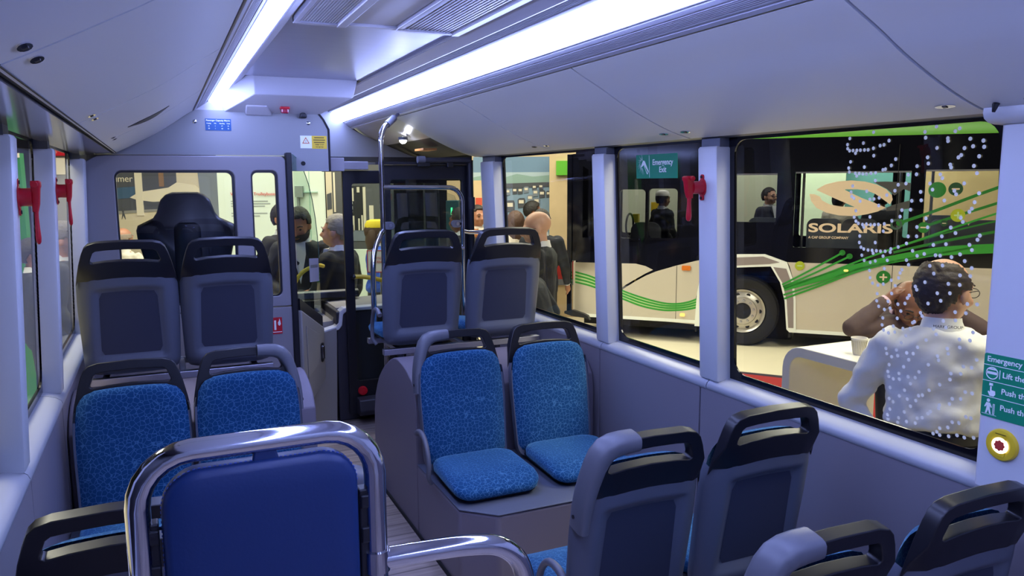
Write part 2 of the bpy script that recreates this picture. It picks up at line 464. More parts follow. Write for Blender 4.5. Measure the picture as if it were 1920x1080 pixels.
for a, b, where in hatch_l:
    e = empty('overhead_hatch', label='curved grey overhead hatch ' + where, cat='hatch', group='overhead hatches over the left windows')
    shell_prism(HL, a + .003, b - .003, 0, .012).build('hatch_panel', M['cove'], e, sharp=30)
    if a > 0: latch(e, HL, a + .06, len(HL) - 3)
    if b < 4.9: latch(e, HL, b - .06, len(HL) - 3)
    if 'recess' in where:
        ii = len(HL) - 9.0
        def P(q, h, y=3.60):
            s_, d_ = q; k = ii + s_ / .03; k0 = int(max(0, min(len(HL) - 2, math.floor(k)))); fr = k - k0
            x = HL[k0][0] * (1 - fr) + HL[k0 + 1][0] * fr; z = HL[k0][1] * (1 - fr) + HL[k0 + 1][1] * fr; n = normal2(HL, k0)
            return (x - n[0] * h, y + d_, z - n[1] * h)
        lens = [(-.09 + .19 * k / 10, -.03 - .012 * math.sin(math.pi * k / 10)) for k in range(11)] + [(.10 - .19 * k / 10, -.03 + .15 * math.sin(math.pi * k / 10)) for k in range(1, 10)]
        MB().plate(lens, [], lambda a_, b_, t: P((a_, b_), t), -0.004, 0.002).build('finger_recess', M['black'], e, sharp=None)
def slab(name, poly, y0, y1, m, thick=.02, off=.0):
    return struct(shell_prism(poly, y0, y1, off, off + thick).build(name, m, sharp=30))
# dark gap behind the hatch seams, and the roof skin that keeps the hall light out
slab('ceiling_lining_right', HR, Y0, YE, M['dark'], .004, .02)
slab('ceiling_lining_left', HL, Y0, 5.0, M['dark'], .004, .02)
slab('ceiling_end_right', fine([(1.432, 2.120), (1.50, 2.075), (1.62, 2.02), (1.76, 1.965), (1.92, 1.92), (2.05, 1.90)]), 4.995, YE, M['alu'], .01, .012)
# light rails
def rail(side, y1, nm):
    P0 = Vector((CX + .604, 2.122)); P1 = Vector((CX + .338, 2.302)); d = (P1 - P0); L = d.length; d /= L
    n = Vector((d.y, -d.x)); n = n if n.y > 0 else -n
    def pt(t, h): q = P0 + d * (t * L) + n * h; return (mx(q.x, side), q.y)
    lo = [pt(0, .02), pt(0.0, .0), pt(.045, 0), pt(.05, .004), pt(.065, .004), pt(.07, 0)]
    for k in range(7): lo += [pt(.08 + k * .017, 0), pt(.088 + k * .017, 0), pt(.09 + k * .017, .004), pt(.095 + k * .017, .004)]
    lo += [pt(.21, 0), pt(.255, 0), pt(.26, .007), pt(.275, .007), pt(.28, 0), pt(.30, 0), pt(.305, .012), pt(.305, .03)]
    hi = [pt(.625, .03), pt(.625, .004), pt(.66, .0), pt(.70, 0), pt(.703, .006)]
    for k in range(6): hi += [pt(.71 + k * .015, .006), pt(.715 + k * .015, .006), pt(.717 + k * .015, .002), pt(.723 + k * .015, .002)]
    hi += [pt(.81, .0), pt(.985, 0), pt(.99, .006), pt(1.0, .006), pt(1.0, .03)]
    a = MB(); a.prism(lo, 'y', Y0, y1); a.prism(hi, 'y', Y0, y1)
    struct(a.build('trim_light_rail_' + nm, M['alu'], sharp=25))
    e = empty('strip_light', (pt(.46, 0)[0], 2.0, pt(.46, 0)[1]), label='long glowing white strip light ' + ('running to the front door over the right seats' if side > 0 else 'over the left seats, ending at the driver bulkhead'), cat='light')
    b = MB(); y2 = y1 - .02
    b.prism([pt(.31, .008), pt(.315, -.010), pt(.33, -.016), pt(.46, -.019), pt(.60, -.016), pt(.615, -.010), pt(.62, .008)], 'y', Y0, y2)
    o = b.build('diffuser', M['strip'], e, sharp=30); o.matrix_parent_inverse = Matrix.Translation(-Vector(e.location))
rail(1, YE - .02, 'right'); rail(-1, 4.955, 'left')
# ceiling
cl, cr = CX - .338, CX + .338
struct(MB().box(cl - .02, cr + .02, Y0, 4.80, 2.318, 2.34).build('ceiling', M['steel'], sharp=None))
struct(MB().box(-.6, 2.2, Y0, 6.3, 2.60, 2.65).build('ceiling_roof', M['black'], sharp=None))
dr = MB()
dr.hexa([(.54, 4.80, 2.214), (1.115, 4.80, 2.214), (.935, 4.975, 2.120), (.38, 4.975, 2.120), (.54, 4.80, 2.40), (1.165, 4.80, 2.40), (1.165, 5.02, 2.40), (.26, 5.02, 2.40)])
dr.box(.20, .60, 4.975, 5.02, 2.11, 2.45)
struct(dr.build('ceiling_drop', M['ceil'], sharp=30, bevel=.004))
d2 = MB()
d2.hexa([(.50, 4.90, 2.155), (.62, 4.90, 2.155), (.66, 4.965, 2.105), (.50, 4.965, 2.105), (.50, 4.90, 2.20), (.60, 4.90, 2.20), (.62, 4.965, 2.18), (.50, 4.965, 2.18)])
struct(d2.build('ceiling_bump', M['ceil'], sharp=30, bevel=.006))
# grilles
def grille(x0, x1, label, perforated):
    e = empty('ceiling_grille', ((x0 + x1) / 2, 1.5, 2.31), label=label, cat='vent')
    inv = Matrix.Translation(-Vector(e.location)); yb = 3.06; ya = Y0
    f = MB(); f.box(x0, x0 + .02, ya, yb, 2.292, 2.318); f.box(x1 - .035, x1, ya, yb, 2.288, 2.318); f.box(x0, x1, yb - .03, yb, 2.290, 2.318)
    o = f.build('grille_frame', M['alu'], e, sharp=None, bevel=.003); o.matrix_parent_inverse = inv
    bk = MB().box(x0 + .01, x1 - .01, ya, yb - .01, 2.312, 2.318); o = bk.build('backing', M['dark'], e, sharp=None); o.matrix_parent_inverse = inv
    s_ = MB(); n = 14
    for k in range(n):
        x = x0 + .026 + (x1 - x0 - .064) * k / (n - 1); wd = .0035 if not perforated else .004
        s_.box(x - wd, x + wd, ya, yb - .03, 2.296, 2.306)
    if perforated:
        y = .6
        while y < yb - .04:
            s_.box(x0 + .02, x1 - .035, y - .0025, y + .0025, 2.298, 2.304); y += .012
    o = s_.build('slats', M['alu'], e, sharp=None); o.matrix_parent_inverse = inv
grille(.492, .69, 'ribbed ceiling vent grille beside the left strip light', False)
grille(.885, 1.15, 'perforated ceiling vent grille beside the right strip light', True)
pn = MB().box(.70, .88, Y0, 3.035, 2.305, 2.318); pn.box(.69, .89, 3.035, 3.06, 2.294, 2.318)
struct(pn.build('ceiling_panel', M['ceil'], sharp=None, bevel=.002))
# left: glossy soffit between hatches and windows, with a black gap
so = MB().add([(-.225, Y0, 1.868), (-.225, 4.95, 1.868), (-.40, 4.95, 1.862), (-.40, Y0, 1.862), (-.225, Y0, 1.90), (-.225, 4.95, 1.90), (-.44, 4.95, 1.90), (-.44, Y0, 1.90)], [(0, 1, 2, 3), (4, 7, 6, 5), (0, 4, 5, 1), (2, 6, 7, 3), (0, 3, 7, 4), (1, 5, 6, 2)])
struct(so.build('trim_soffit_left', M['cove_dark'], sharp=None))
struct(MB().box(-.224, -.205, Y0, 4.95, 1.876, 1.90).build('trim_gap_left', M['dark'], sharp=None))
struct(MB().prism([(1.98, 1.874), (2.065, 1.868), (2.09, 1.868), (2.09, 1.93), (1.98, 1.93)], 'y', 1.36, 4.98).build('trim_header_right', M['shell'], sharp=None))
# rear right: flat door-pillar panel with its rounded pelmet
dp = MB(); a, b = -1.5, 1.335
dp.loft([[(xg(z) + .02, b, z), (2.004, b, z), (1.998, b - .004, z), (1.995, b - .012, z), (1.995, a, z), (xg(z) + .02, a, z)] for z in (.872, 1.848)])
struct(dp.build('trim_door_panel', M['cover'], sharp=40))
pl = [(2.06, 1.84), (1.99, 1.842), (1.965, 1.846), (1.948, 1.856), (1.942, 1.870), (1.945, 1.885), (2.06, 1.90)]
struct(MB().prism(pl, 'y', -1.5, 1.35).build('trim_pelmet', M['cover'], sharp=60))
# ---- bulkhead over the driver cab
top = [(x, z + .005) for x, z in HL[::-1] if x > -.20]
bh = [(-.42, 1.868), (-.42, 1.95), (-.22, 1.90)] + top + [(.24, 2.13), (.93, 2.13), (.955, 2.09), (.985, 2.03), (.985, 1.775), (.745, 1.775), (.742, 1.868)]
struct(MB().prism(bh, 'y', YB, YB + .03).build('wall_bulkhead', M['bulk'], sharp=None))
ft = MB(); ft.prism([(.925, 2.128), (.957, 2.087), (.988, 2.03), (.988, 1.775), (.998, 1.775), (.998, 2.033), (.966, 2.095), (.934, 2.136)], 'y', YB - .004, YB + .034)
struct(ft.build('trim_bulkhead', M['dark'], sharp=None))
fe = [(1.0, 1.845), (2.05, 1.845), (2.05, 1.93), (1.92, 1.925), (1.76, 1.97), (1.62, 2.03), (1.50, 2.08), (1.42, 2.12), (1.15, 2.32), (1.0, 2.32)]
struct(MB().prism(fe, 'y', YE - .04, YE).build('wall_front', M['bulk'], sharp=None))
# ---- windscreen
struct(MB().plate([(-.46, -.3), (2.1, -.3), (2.1, 1.90), (-.46, 1.90)], [rrect(-.38, 1.95, .80, 1.86, .05)], lambda p, q, t: (p, 6.0 + t, q), 0, .05).build('wall_windscreen', M['black'], sharp=None))
ws = struct(empty('window_9', (CX, 6.02, .8)))
pm = MB().add([(-.40, 6.03, .78), (1.97, 6.03, .78), (1.97, 6.03, 1.88), (-.40, 6.03, 1.88)], [(0, 1, 2, 3)])
o = pm.build('window_pane', M['glass'], ws, sharp=None, recalc=False); o.matrix_parent_inverse = Matrix.Translation(-Vector(ws.location))
# ------------------------------------------------------------------ seats
HALF = [(0.0, 0.0), (.165, 0.0), (.195, .008), (.210, .03), (.215, .06), (.220, .2), (.224, .33), (.221, .42), (.212, .48), (.198, .54), (.184, .585), (.172, .612), (.155, .628), (.12, .637), (0.0, .641)]
def hw(h):
    for (a0, h0), (a1, h1) in zip(HALF[1:], HALF[2:]):
        if h0 <= h <= h1 and h1 > h0: return a0 + (a1 - a0) * (h - h0) / (h1 - h0)
    return .165 if h < .01 else .12
REC = rad(9)
def BK(a, h, d): return (a, -h * math.sin(REC) + d * math.cos(REC), h * math.cos(REC) + d * math.sin(REC) + .0)
def sst(x): x = max(0.0, min(1.0, x)); return x * x * (3 - 2 * x)
def capline(a): return .452 + .022 * math.cos(min(1, abs(a) / .22) * math.pi / 2)
def recess(a, h):
    r = min(sst((.166 - abs(a) - .035 * (h - .1)) / .030), sst((h - .07) / .035), sst((.422 - h + .012 * math.cos(a * 9)) / .026))
    return r
def back_d(a, h):
    w_ = hw(h); t = abs(a) / w_
    return -.048 * (1 - t ** 7) * min(1, .25 + sst(h / .05) * .75) + .018 * recess(a, h)
def build_seat(root, grip=0, arm=0, sx=1.0, pedestal=0.0, shadow=None):
    """grip / arm: -1 or +1 = the side (local x) of the grey corner grip and of the arm loop"""
    R = lambda p: (p[0] * sx, p[1], p[2])
    ts = [-1, -.985, -.95, -.9, -.82, -.74, -.66, -.6, -.55, -.5, -.4, -.25, 0, .25, .4, .5, .55, .6, .66, .74, .82, .9, .95, .985, 1]
    hs = [0, .006, .02, .04, .06, .08, .095, .11, .13, .18, .25, .31, .36, .385, .398, .41, .42, .43, .44, .455, .48]
    m = MB(); rows = []
    for h in hs:
        row = []
        for t in ts:
            a = t * hw(h); hh = h
            if h > .43: hh = .43 + (capline(a) + .004 - .43) * (h - .43) / .05
            row.append(R(BK(a, hh, back_d(a, min(hh, .47)))))
        a = hw(h); hh = min(h, capline(a) + .004)
        row.append(R(BK(a - .004, hh, .028))); row = [R(BK(-a + .004, hh, .028))] + row
        rows.append(row)
    m.loft(rows, cap=False, closed=False)
    m.plate([(a, h) for a, h in [(-x, y) for x, y in HALF[1:8]][::-1] + HALF[1:8]], [], lambda a, b, t: R(BK(a * .985, b, t)), .0, .02)
    m.build('back_shell', M['shell'], root, sharp=50)
    # textured inset panel of the shell back
    ip = MB(); rows = []
    for j in range(14):
        h = .105 + (.398 - .105) * j / 13; row = []
        for i in range(13):
            t = -1 + 2 * i / 12
            wr = (.136 - .035 * (h - .1)) * (1 - .10 * sst((.13 - h) / .025) - .10 * sst((h - .375) / .022))
            a = t * wr; row.append(R(BK(a, h + (.008 * math.cos(a * 9) if j == 13 else 0), back_d(a, h) - .0015)))
        rows.append(row)
    ip.loft(rows, cap=False, closed=False); ip.build('back_panel', M['shell_in'], root, sharp=60)
    # black handle cap with its slot
    lo = [(-.2205, .43 - .0)] + [(x, capline(x)) for x in (-.21, -.17, -.12, -.06, 0, .06, .12, .17, .21)] + [(.2205, .43)]
    up = [(x, y) for x, y in HALF if y > .44]
    prof = lo + [(x, y) for x, y in up] + [(-x, y) for x, y in up[::-1][1:]]
    slot = [(-.15, .546), (-.142, .541), (-.09, .548), (0, .552), (.09, .548), (.142, .541), (.15, .546), (.150, .555), (.136, .590), (.124, .598), (.08, .602), (0, .604), (-.08, .602), (-.124, .598), (-.136, .590), (-.150, .555)]
    cp = MB().plate(prof, [slot], lambda a, b, t: R(BK(a, b, t * (1 - .72 * (1 - sst((b - .46) / .06)) * min(1, abs(a) / max(hw(min(b, .60)), .1)) ** 6) if t < -.02 else t)), -.049, -.008)
    cp.build('handle_cap', M['cap'], root, sharp=40, bevel=.008, seg=3)
    # fabric back pad
    f = MB(); rows = []
    pad = [(.028, .0), (.030, .5), (.04, .9), (.06, 1), (.12, 1), (.2, 1), (.28, 1), (.36, 1), (.43, 1), (.48, 1), (.505, .95), (.522, .75), (.531, .4), (.535, 0)]
    for h, q in pad:
        row = []
        for k in range(17):
            t = -1 + 2 * k / 16; wv = hw(h) - .012
            if h > .48: wv *= 1 - .10 * sst((h - .48) / .055) - (.18 * sst((h - .518) / .018))
            if h < .06: wv *= 1 - .08 * sst((.06 - h) / .03)
            bulge = (.020 + .026 * (1 - abs(t) ** 6) * q ** .5 + .010 * math.exp(-((h - .17) / .08) ** 2) * (1 - t * t))
            row.append(R(BK(t * wv, h + (.006 * (1 - t * t) if h > .48 else 0), bulge if q > 0 else .018)))
        rows.append(row)
    f.loft(rows, cap=False, closed=False)
    f.build('back_cushion', M['fabric'], root, sharp=80)
    # seat cushion and pan
    def ring(z, ins, y0, y1, drop=0):
        pts = rrect(-.205 + ins, .205 - ins, y0 + ins * .5, y1 - ins, .07, 6)
        return [R((x * (1 - .04 * sst((y0 + .12 - y) / .12)), y, z - drop * sst((y - (y1 - .13)) / .13) ** 1.5 + .012 * abs(x / .2) ** 3)) for x, y in pts]
    c = MB(); c.loft([ring(.012, .012, .03, .415, .02), ring(.02, .002, .03, .42, .02), ring(.045, 0, .03, .425, .025), ring(.062, .008, .03, .42, .028), ring(.072, .026, .03, .415, .03), ring(.076, .06, .03, .41, .03), ring(.076, .12, .03, .41, .03)])
    c.build('seat_cushion', M['fabric'], root, sharp=80)
    p = MB(); p.loft([ring(-.012, .05, .0, .40, .0), ring(.0, .02, .0, .415, .02), ring(.014, .006, .0, .422, .02)])
    p.build('seat_pan', M['black'], root, sharp=60)
    if grip:
        g = grip; gm = MB()
        path = [(g * .05, .621, 0), (g * .09, .620, 0), (g * .125, .616, 0), (g * .150, .606, 0), (g * .168, .586, 0), (g * .182, .556, 0), (g * .196, .51, 0), (g * .206, .465, 0), (g * .212, .42, 0), (g * .214, .36, 0)]
        wds = [.0255, .027, .028, .029, .028, .026, .0245, .023, .021, .018]
        rings = []
        for (a, h, _), wv in zip(path, wds):
            i = path.index((a, h, _)); q0 = path[max(i - 1, 0)]; q1 = path[min(i + 1, len(path) - 1)]
            tx, ty = q1[0] - q0[0], q1[1] - q0[1]; L = math.hypot(tx, ty); nx, ny = -ty / L, tx / L
            rings.append([R(BK(a + nx * wv * math.copysign(abs(math.cos(k * math.pi / 8)) ** .6, math.cos(k * math.pi / 8)), h + ny * wv * math.copysign(abs(math.cos(k * math.pi / 8)) ** .6, math.cos(k * math.pi / 8)), -.020 + .038 * math.copysign(abs(math.sin(k * math.pi / 8)) ** .6, math.sin(k * math.pi / 8)))) for k in range(16)])
        gm.loft(rings); o = gm.build('corner_grip', M['grip'], root, sharp=50)
        MB().cyl(R(BK(g * .228, .40, -.012)), R(BK(g * .2355, .40, -.012)), .006, n=12).build('grip_screw', M['black'], o)
    if arm:
        a_ = arm * .238 * sx
        pts = smooth_path([(a_, -.035, .175), (a_, .01, .195), (a_, .07, .19), (a_, .115, .15), (a_, .14, .085), (a_, .135, .02), (a_ * .93, .12, -.015)], 4)
        rr = [.013 - .003 * i / len(pts) for i in range(len(pts))]
        MB().tube(pts, rr, 10).build('arm_loop', M['grip'], root, sharp=60)
    if pedestal:
        b = MB(); b.box(-.19 * sx, .19 * sx, .05, .10, -.05, -.008); b.box(-.19 * sx, .19 * sx, .30, .35, -.05, -.008)
        b.loft([[(-.05, .10, -.05), (.05, .10, -.05), (.05, .30, -.05), (-.05, .30, -.05)], [(-.035, .14, -.12), (.035, .14, -.12), (.035, .26, -.12), (-.035, .26, -.12)], [(-.035, .14, -pedestal + .012), (.035, .14, -pedestal + .012), (.035, .26, -pedestal + .012), (-.035, .26, -pedestal + .012)]])
        b.box(-.09, .09, .08, .32, -pedestal, -pedestal + .012)
        b.build('pedestal', M['shell'], root, sharp=40, bevel=.004)
def seat(x, y, z, facing, label, grip=0, arm=0, sx=.97, pedestal=0.0, group=None):
    """facing +1 forward, -1 towards the rear"""
    e = empty('bus_seat', (x, y, z), 0 if facing > 0 else math.pi, label, 'seat', group)
    build_seat(e, grip * facing, arm * facing, sx, pedestal)
    return e
G1 = 'blue fabric bus seats facing the rear'; G2 = 'bus seats showing their grey backs'
seat(1.275, 4.045, .822, 1, 'raised seat back with arm loop before the chrome pole, right of the aisle', arm=-1, sx=1.0, group=G2)
seat(1.755, 4.045, .822, 1, 'raised seat back under the first right window, bald man in suit beyond it', sx=1.0, group=G2)
seat(-.155, 3.995, .822, 1, 'raised grey seat back next to the left window, before the driver cab', sx=.95, group=G2)
seat(.272, 3.995, .822, 1, 'raised grey seat back beside the aisle, right behind the driver seat', sx=.95, group=G2)
seat(1.25, 3.30, .375, -1, 'blue seat on the wheel box, aisle side, with arm loop and grey corner grip', grip=-1, arm=-1, group=G1)
seat(1.715, 3.30, .375, -1, 'blue seat on the wheel box against the right window wall', group=G1)
seat(-.145, 3.22, .385, -1, 'blue seat against the left wall, facing the rear', sx=.95, group=G1)
seat(.285, 3.22, .395, -1, 'blue rear-facing seat with grey corner grip by the left of the aisle', grip=1, sx=.95, group=G1)
seat(1.255, 1.93, .352, 1, 'grey-backed seat with corner grip, facing the blue wheel-box pair', grip=-1, arm=-1, pedestal=.352, group=G2)
seat(1.715, 1.93, .368, 1, 'grey-backed seat against the wall panel under the white-shirted man', pedestal=.368, group=G2)
seat(1.285, 1.285, .318, 1, 'grey-backed seat with pale corner grip cut by the bottom edge of the photo', grip=-1, pedestal=.318, group=G2)
seat(1.775, 1.285, .328, 1, 'grey-backed seat of the last row against the wall, below the yellow button', pedestal=.328, group=G2)
seat(-.15, 2.06, .335, 1, 'black-capped seat in the bottom corner by the left wall', pedestal=.335, group=G2, sx=.95)
seat(.285, 2.06, .335, 1, 'grey-backed seat hidden behind the navy padded backrest', grip=1, pedestal=.335, group=G2, sx=.95)
# ------------------------------------------------------------------ wheel boxes and platforms
def wheel_box(side, label):
    X = lambda x: mx(x, side)
    e = empty('wheel_box', (X(1.5), 3.5, 0), label=label, cat='wheel housing'); inv = Matrix.Translation(-Vector(e.location))
    prof = [(3.44, 0), (3.44, .60), (3.452, .70), (3.50, .752), (3.55, .775), (3.60, .792), (3.66, .806), (3.72, .812), (3.77, .811), (3.82, .803), (3.875, .784), (3.925, .760), (4.0, .722), (4.066, .678), (4.12, .636), (4.16, .590), (4.21, .517), (4.24, .42), (4.25, .30), (4.25, 0)]
    b = MB(); b.prism(prof, 'x', X(1.05), X(2.027))
    o = b.build('arch_housing', M['box'], e, sharp=35, bevel=.006); o.matrix_parent_inverse = inv
    lowp = [(X(1.052), 3.445), (X(1.052), 2.875), (X(1.18), 2.755), (X(2.027), 2.755), (X(2.027), 3.445)]
    b = MB(); b.prism(lowp, 'z', 0, .352)
    o = b.build('seat_box', M['box'], e, sharp=25, bevel=.014, seg=3); o.matrix_parent_inverse = inv
    b = MB(); b.prism([(x * 1.0, y - .004 if y < 3 else y) for x, y in lowp], 'z', .352, .358)
    o = b.build('box_lid', M['shell'], e, sharp=25, bevel=.002); o.matrix_parent_inverse = inv
    b = MB(); b.box(min(X(1.043), X(1.05)), max(X(1.043), X(1.05)), 2.87, 4.25, 0, .018)
    o = b.build('floor_strip', M['dark'], e, sharp=None); o.matrix_parent_inverse = inv
    return e
wheel_box(1, 'purple-grey wheel housing with rounded top carrying the blue pair right of the aisle')
wheel_box(-1, 'grey wheel housing under the raised seat pair along the left wall')
for side, lab, x0, x1, y in ((1, 'pale metal seat carrier under the raised pair by the chrome pole', 1.05, 1.98, 4.0), (-1, 'pale metal seat carrier under the raised left pair', -.36, .47, 3.95)):
    e = empty('seat_carrier', ((x0 + x1) / 2, y, .775), label=lab, cat='seat frame'); inv = Matrix.Translation(-Vector(e.location))
    zt = .810
    b = MB(); b.box(x0, x1, y - .01, y + .03, zt - .032, zt); b.box(x0, x1, y + .33, y + .37, zt - .032, zt)
    for q in (.1, .5, .9): b.box(x0 + (x1 - x0) * q - .015, x0 + (x1 - x0) * q + .015, y + .03, y + .33, zt - .028, zt - .004)
    o = b.build('carrier_bar', M['steel2'], e, sharp=None, bevel=.002); o.matrix_parent_inverse = inv
    b = MB()
    for q in (.12, .26, .74, .88): b.cyl((x0 + (x1 - x0) * q, y + .06, zt - .062), (x0 + (x1 - x0) * q, y + .06, zt - .03), .018, n=14)
    o = b.build('strut', M['shell'], e); o.matrix_parent_inverse = inv
    for k in range(3):
        b = MB(); z = zt - .037 - k * .006; b.cyl((x0 + .13, y + .022, z), (x0 + .38, y + .022, z), .006, n=10)
        o = b.build('spring_rod', M['chrome'], e); o.matrix_parent_inverse = inv
# low kerb beside the wheel housing at the step
tag(MB().box(1.00, 1.048, 4.05, 4.30, 0, .07).build('step_kerb', M['grip'], sharp=None, bevel=.01), 'low grey kerb on the floor beside the wheel housing', 'kerb')
# ------------------------------------------------------------------ wheelchair backrest with chrome rail, in front of the lens
RY = 1.315
e = empty('wheelchair_backrest', (.13, RY, 0), label='navy padded backrest inside a chrome hoop, close in front of the camera', cat='backrest'); inv = Matrix.Translation(-Vector(e.location))
x0, x1, zt, rc = -.062, .322, 1.272, .085
pth = [(x0, RY, 0.0), (x0, RY, .5), (x0, RY, zt - rc)] + [(x0 + rc - rc * math.cos(rad(a)), RY, zt - rc + rc * math.sin(rad(a))) for a in range(15, 91, 15)] + [(x1 - rc + rc * math.sin(rad(a)), RY, zt - rc + rc * math.cos(rad(a))) for a in range(0, 91, 15)] + [(x1, RY, .5), (x1, RY, 0.0)]
o = MB().tube(pth, .0195, 24).build('chrome_hoop', M['chrome'], e, sharp=60); o.matrix_parent_inverse = inv
pad = MB(); rings = []
for d, ins in ((.020, .03), (.026, .012), (.022, .003), (.010, 0), (-.012, 0), (-.022, .004), (-.026, .014), (-.027, .05), (-.028, .09)):
    rings.append([(x, RY + d, z) for x, z in rrect(-.028 + ins, .288 - ins, .62 + ins, 1.243 - ins, max(.062 - ins, .01), 8)])
pad.loft(rings); o = pad.build('pad', M['vinyl'], e, sharp=60); o.matrix_parent_inverse = inv
st = MB()
loop_ = rrect(-.0285, .2885, .6195, 1.2435, .0625, 12)
acc = 0
for i in range(len(loop_)):
    p = Vector((loop_[i][0], 0, loop_[i][1])); q = Vector((loop_[(i + 1) % len(loop_)][0], 0, loop_[(i + 1) % len(loop_)][1])); L = (q - p).length; t = (.008 - acc) if acc else 0
    while t < L:
        if p.z > .95:
            c = p + (q - p) * (t / L); c2 = p + (q - p) * (min(t + .004, L) / L)
            st.cyl((c.x, RY - .010, c.z), (c2.x, RY - .010, c2.z + .0001), .0009, n=5)
        t += .008
    acc = 0
if st.v: o = st.build('stitching', mat('pale_thread', '#4a63b5', 0.7), e); o.matrix_parent_inverse = inv
br = MB(); br.hexa([(.112, RY - .012, 1.236), (.16, RY - .012, 1.236), (.155, RY + .012, 1.236), (.117, RY + .012, 1.236), (.118, RY - .01, 1.262), (.152, RY - .01, 1.262), (.152, RY + .012, 1.262), (.118, RY + .012, 1.262)])
o = br.build('top_tab', M['vinyl'], e, sharp=None, bevel=.004); o.matrix_parent_inverse = inv
for xx, s_ in ((-.045, 1), (.305, -1)):
    fm = MB(); fm.box(xx - .014, xx + .012, RY - .008, RY + .02, .66, 1.16); fm.box(xx - .012, xx + .012, RY - .012, RY + .014, 1.06, 1.09); fm.box(xx - .012, xx + .012, RY - .012, RY + .014, 1.125, 1.15)
    o = fm.build('side_bracket', M['black'], e, sharp=None, bevel=.003); o.matrix_parent_inverse = inv
for xx in (x0, x1):
    o = MB().lathe([(.02, .02), (.045, .012), (.05, 0), (0.001, 0)], (xx, RY, 0)).build('floor_flange', M['chrome'], e, sharp=40); o.matrix_parent_inverse = inv
ax = smooth_path([(x1, RY, 1.02), (.42, RY, 1.016), (.50, RY, 1.010), (.565, RY, .995), (.607, RY, .955), (.622, RY, .89), (.624, RY, .78), (.622, RY, .66)], 6)
o = MB().tube(ax, .0195, 22).build('side_arm', M['chrome'], e, sharp=60); o.matrix_parent_inverse = inv
o = MB().tube([(x1, RY, 1.0), (x1, RY, 1.04)], .0235, 22).build('arm_clamp', M['chrome'], e, sharp=40); o.matrix_parent_inverse = inv
# ------------------------------------------------------------------ driver cab, front door, rails
def child(mb, name, m, e, **k):
    o = mb.build(name, m, e, **k); o.matrix_parent_inverse = Matrix.Translation(-Vector(e.location)) if not e.rotation_euler.z else e.matrix_basis.inverted(); return o
PY = 4.90
e = empty('cab_partition', (.2, PY, 0), label='grey driver cab partition with two rounded windows behind the raised left seats', cat='partition')
f = MB().plate([(-.41, .945), (.712, .945), (.712, 1.84), (.69, 1.862), (-.30, 1.862), (-.41, 1.80)], [rrect(-.224, .412, .99, 1.776, .04), rrect(.507, .661, 1.011, 1.776, .035)], lambda a, b, t: (a, PY + t, b), 0, .04)
child(f, 'partition_frame', M['cab'], e, sharp=30, bevel=.006)
for q in ((-.224, .412, .99, 1.776, .04), (.507, .661, 1.011, 1.776, .035)):
    x0_, x1_, z0_, z1_, r_ = q
    g = MB().plate(rrect(x0_ - .002, x1_ + .002, z0_ - .002, z1_ + .002, r_), [rrect(x0_ + .008, x1_ - .012, z0_ + .008, z1_ - .012, r_ - .006)], lambda a, b, t: (a, PY + t, b), .008, .05)
    child(g, 'window_seal', M['black'], e, sharp=None)
    child(MB().add([(x0_, PY + .022, z0_), (x1_, PY + .022, z0_), (x1_, PY + .022, z1_), (x0_, PY + .022, z1_)], [(0, 1, 2, 3)]), 'window_pane', M['glass'], e, sharp=None, recalc=False)
child(MB().box(-.41, .712, PY + .002, PY + .04, 0, .94), 'lower_panel', M['cab'], e, sharp=None, bevel=.004)
child(MB().box(.712, .748, PY - .012, PY + .05, .10, 1.885), 'corner_post', M['black'], e, sharp=None, bevel=.006)
e = empty('fire_extinguisher_sticker', (.6, PY, .82), label='red square fire equipment sticker on the cab partition', cat='sticker')
child(MB().box(.585, .648, PY - .0012, PY + .003, .775, .878), 'sticker_sheet', M['red'], e, sharp=None)
wp = MB(); wp.plate([(.622, .845), (.630, .858), (.632, .872), (.638, .85), (.640, .835), (.632, .825), (.624, .83)], [], lambda a, b, t: (a, PY + t, b), -.0018, -.0013)
wp.box(.60, .612, PY - .0018, PY - .0013, .80, .86); wp.box(.588, .645, PY - .0018, PY - .0013, .785, .789)
child(wp, 'flame_mark', M['white'], e, sharp=None)
# cab door, standing ajar
D0 = Vector((.752, 4.915, 0)); DD = Vector((.20, .36, 0)).normalized(); DN = Vector((DD.y, -DD.x, 0))
def DP(s_, z, t): q = D0 + DD * s_ + DN * t; return (q.x, q.y, z)
e = empty('cab_door', tuple(D0), label='beige driver cab door with dark recessed handle and curved glass top', cat='door')
low = [(0, .26), (.05, .27), (.40, .36), (.418, .40), (.42, .725), (0, .912)]
child(MB().plate(low, [], DP, -.012, .022), 'door_panel', M['cab2'], e, sharp=30, bevel=.008)
child(MB().plate([(.07, .45), (.26, .50), (.30, .56), (.30, .70), (.06, .80)], [], DP, .022, .027), 'door_embossing', M['cab2'], e, sharp=30, bevel=.006)
child(MB().plate([(0, .912), (.42, .725), (.42, .80), (.0, .985)], [], DP, -.01, .012), 'dark_rail', M['black'], e, sharp=None)
h = MB().plate(rrect(.325, .375, .50, .63, .02), [], DP, .020, .028); ho = child(h, 'handle_recess', M['black'], e, sharp=None)
child(MB().plate(rrect(.34, .36, .52, .61, .008), [], DP, .024, .038), 'door_handle', M['chrome'], e, sharp=40, bevel=.004)
gl = [(0, .93), (.42, .75), (.42, 1.20), (.405, 1.34), (.375, 1.47), (.33, 1.59), (.265, 1.70), (.18, 1.79), (.09, 1.85), (0, 1.875)]
child(MB().plate(gl, [], DP, .003, .0035), 'curved_glass', M['glassg'], e, sharp=None)
child(MB().tube([DP(a, z, .003) for a, z in gl[2:]], .0025, 8), 'glass_edge', mat('glass_edge', '#5a7f74', 0.2), e)
e = empty('notice', DP(.28, 1.12, 0), label='small pale paper notice stuck to the curved cab door glass', cat='notice')
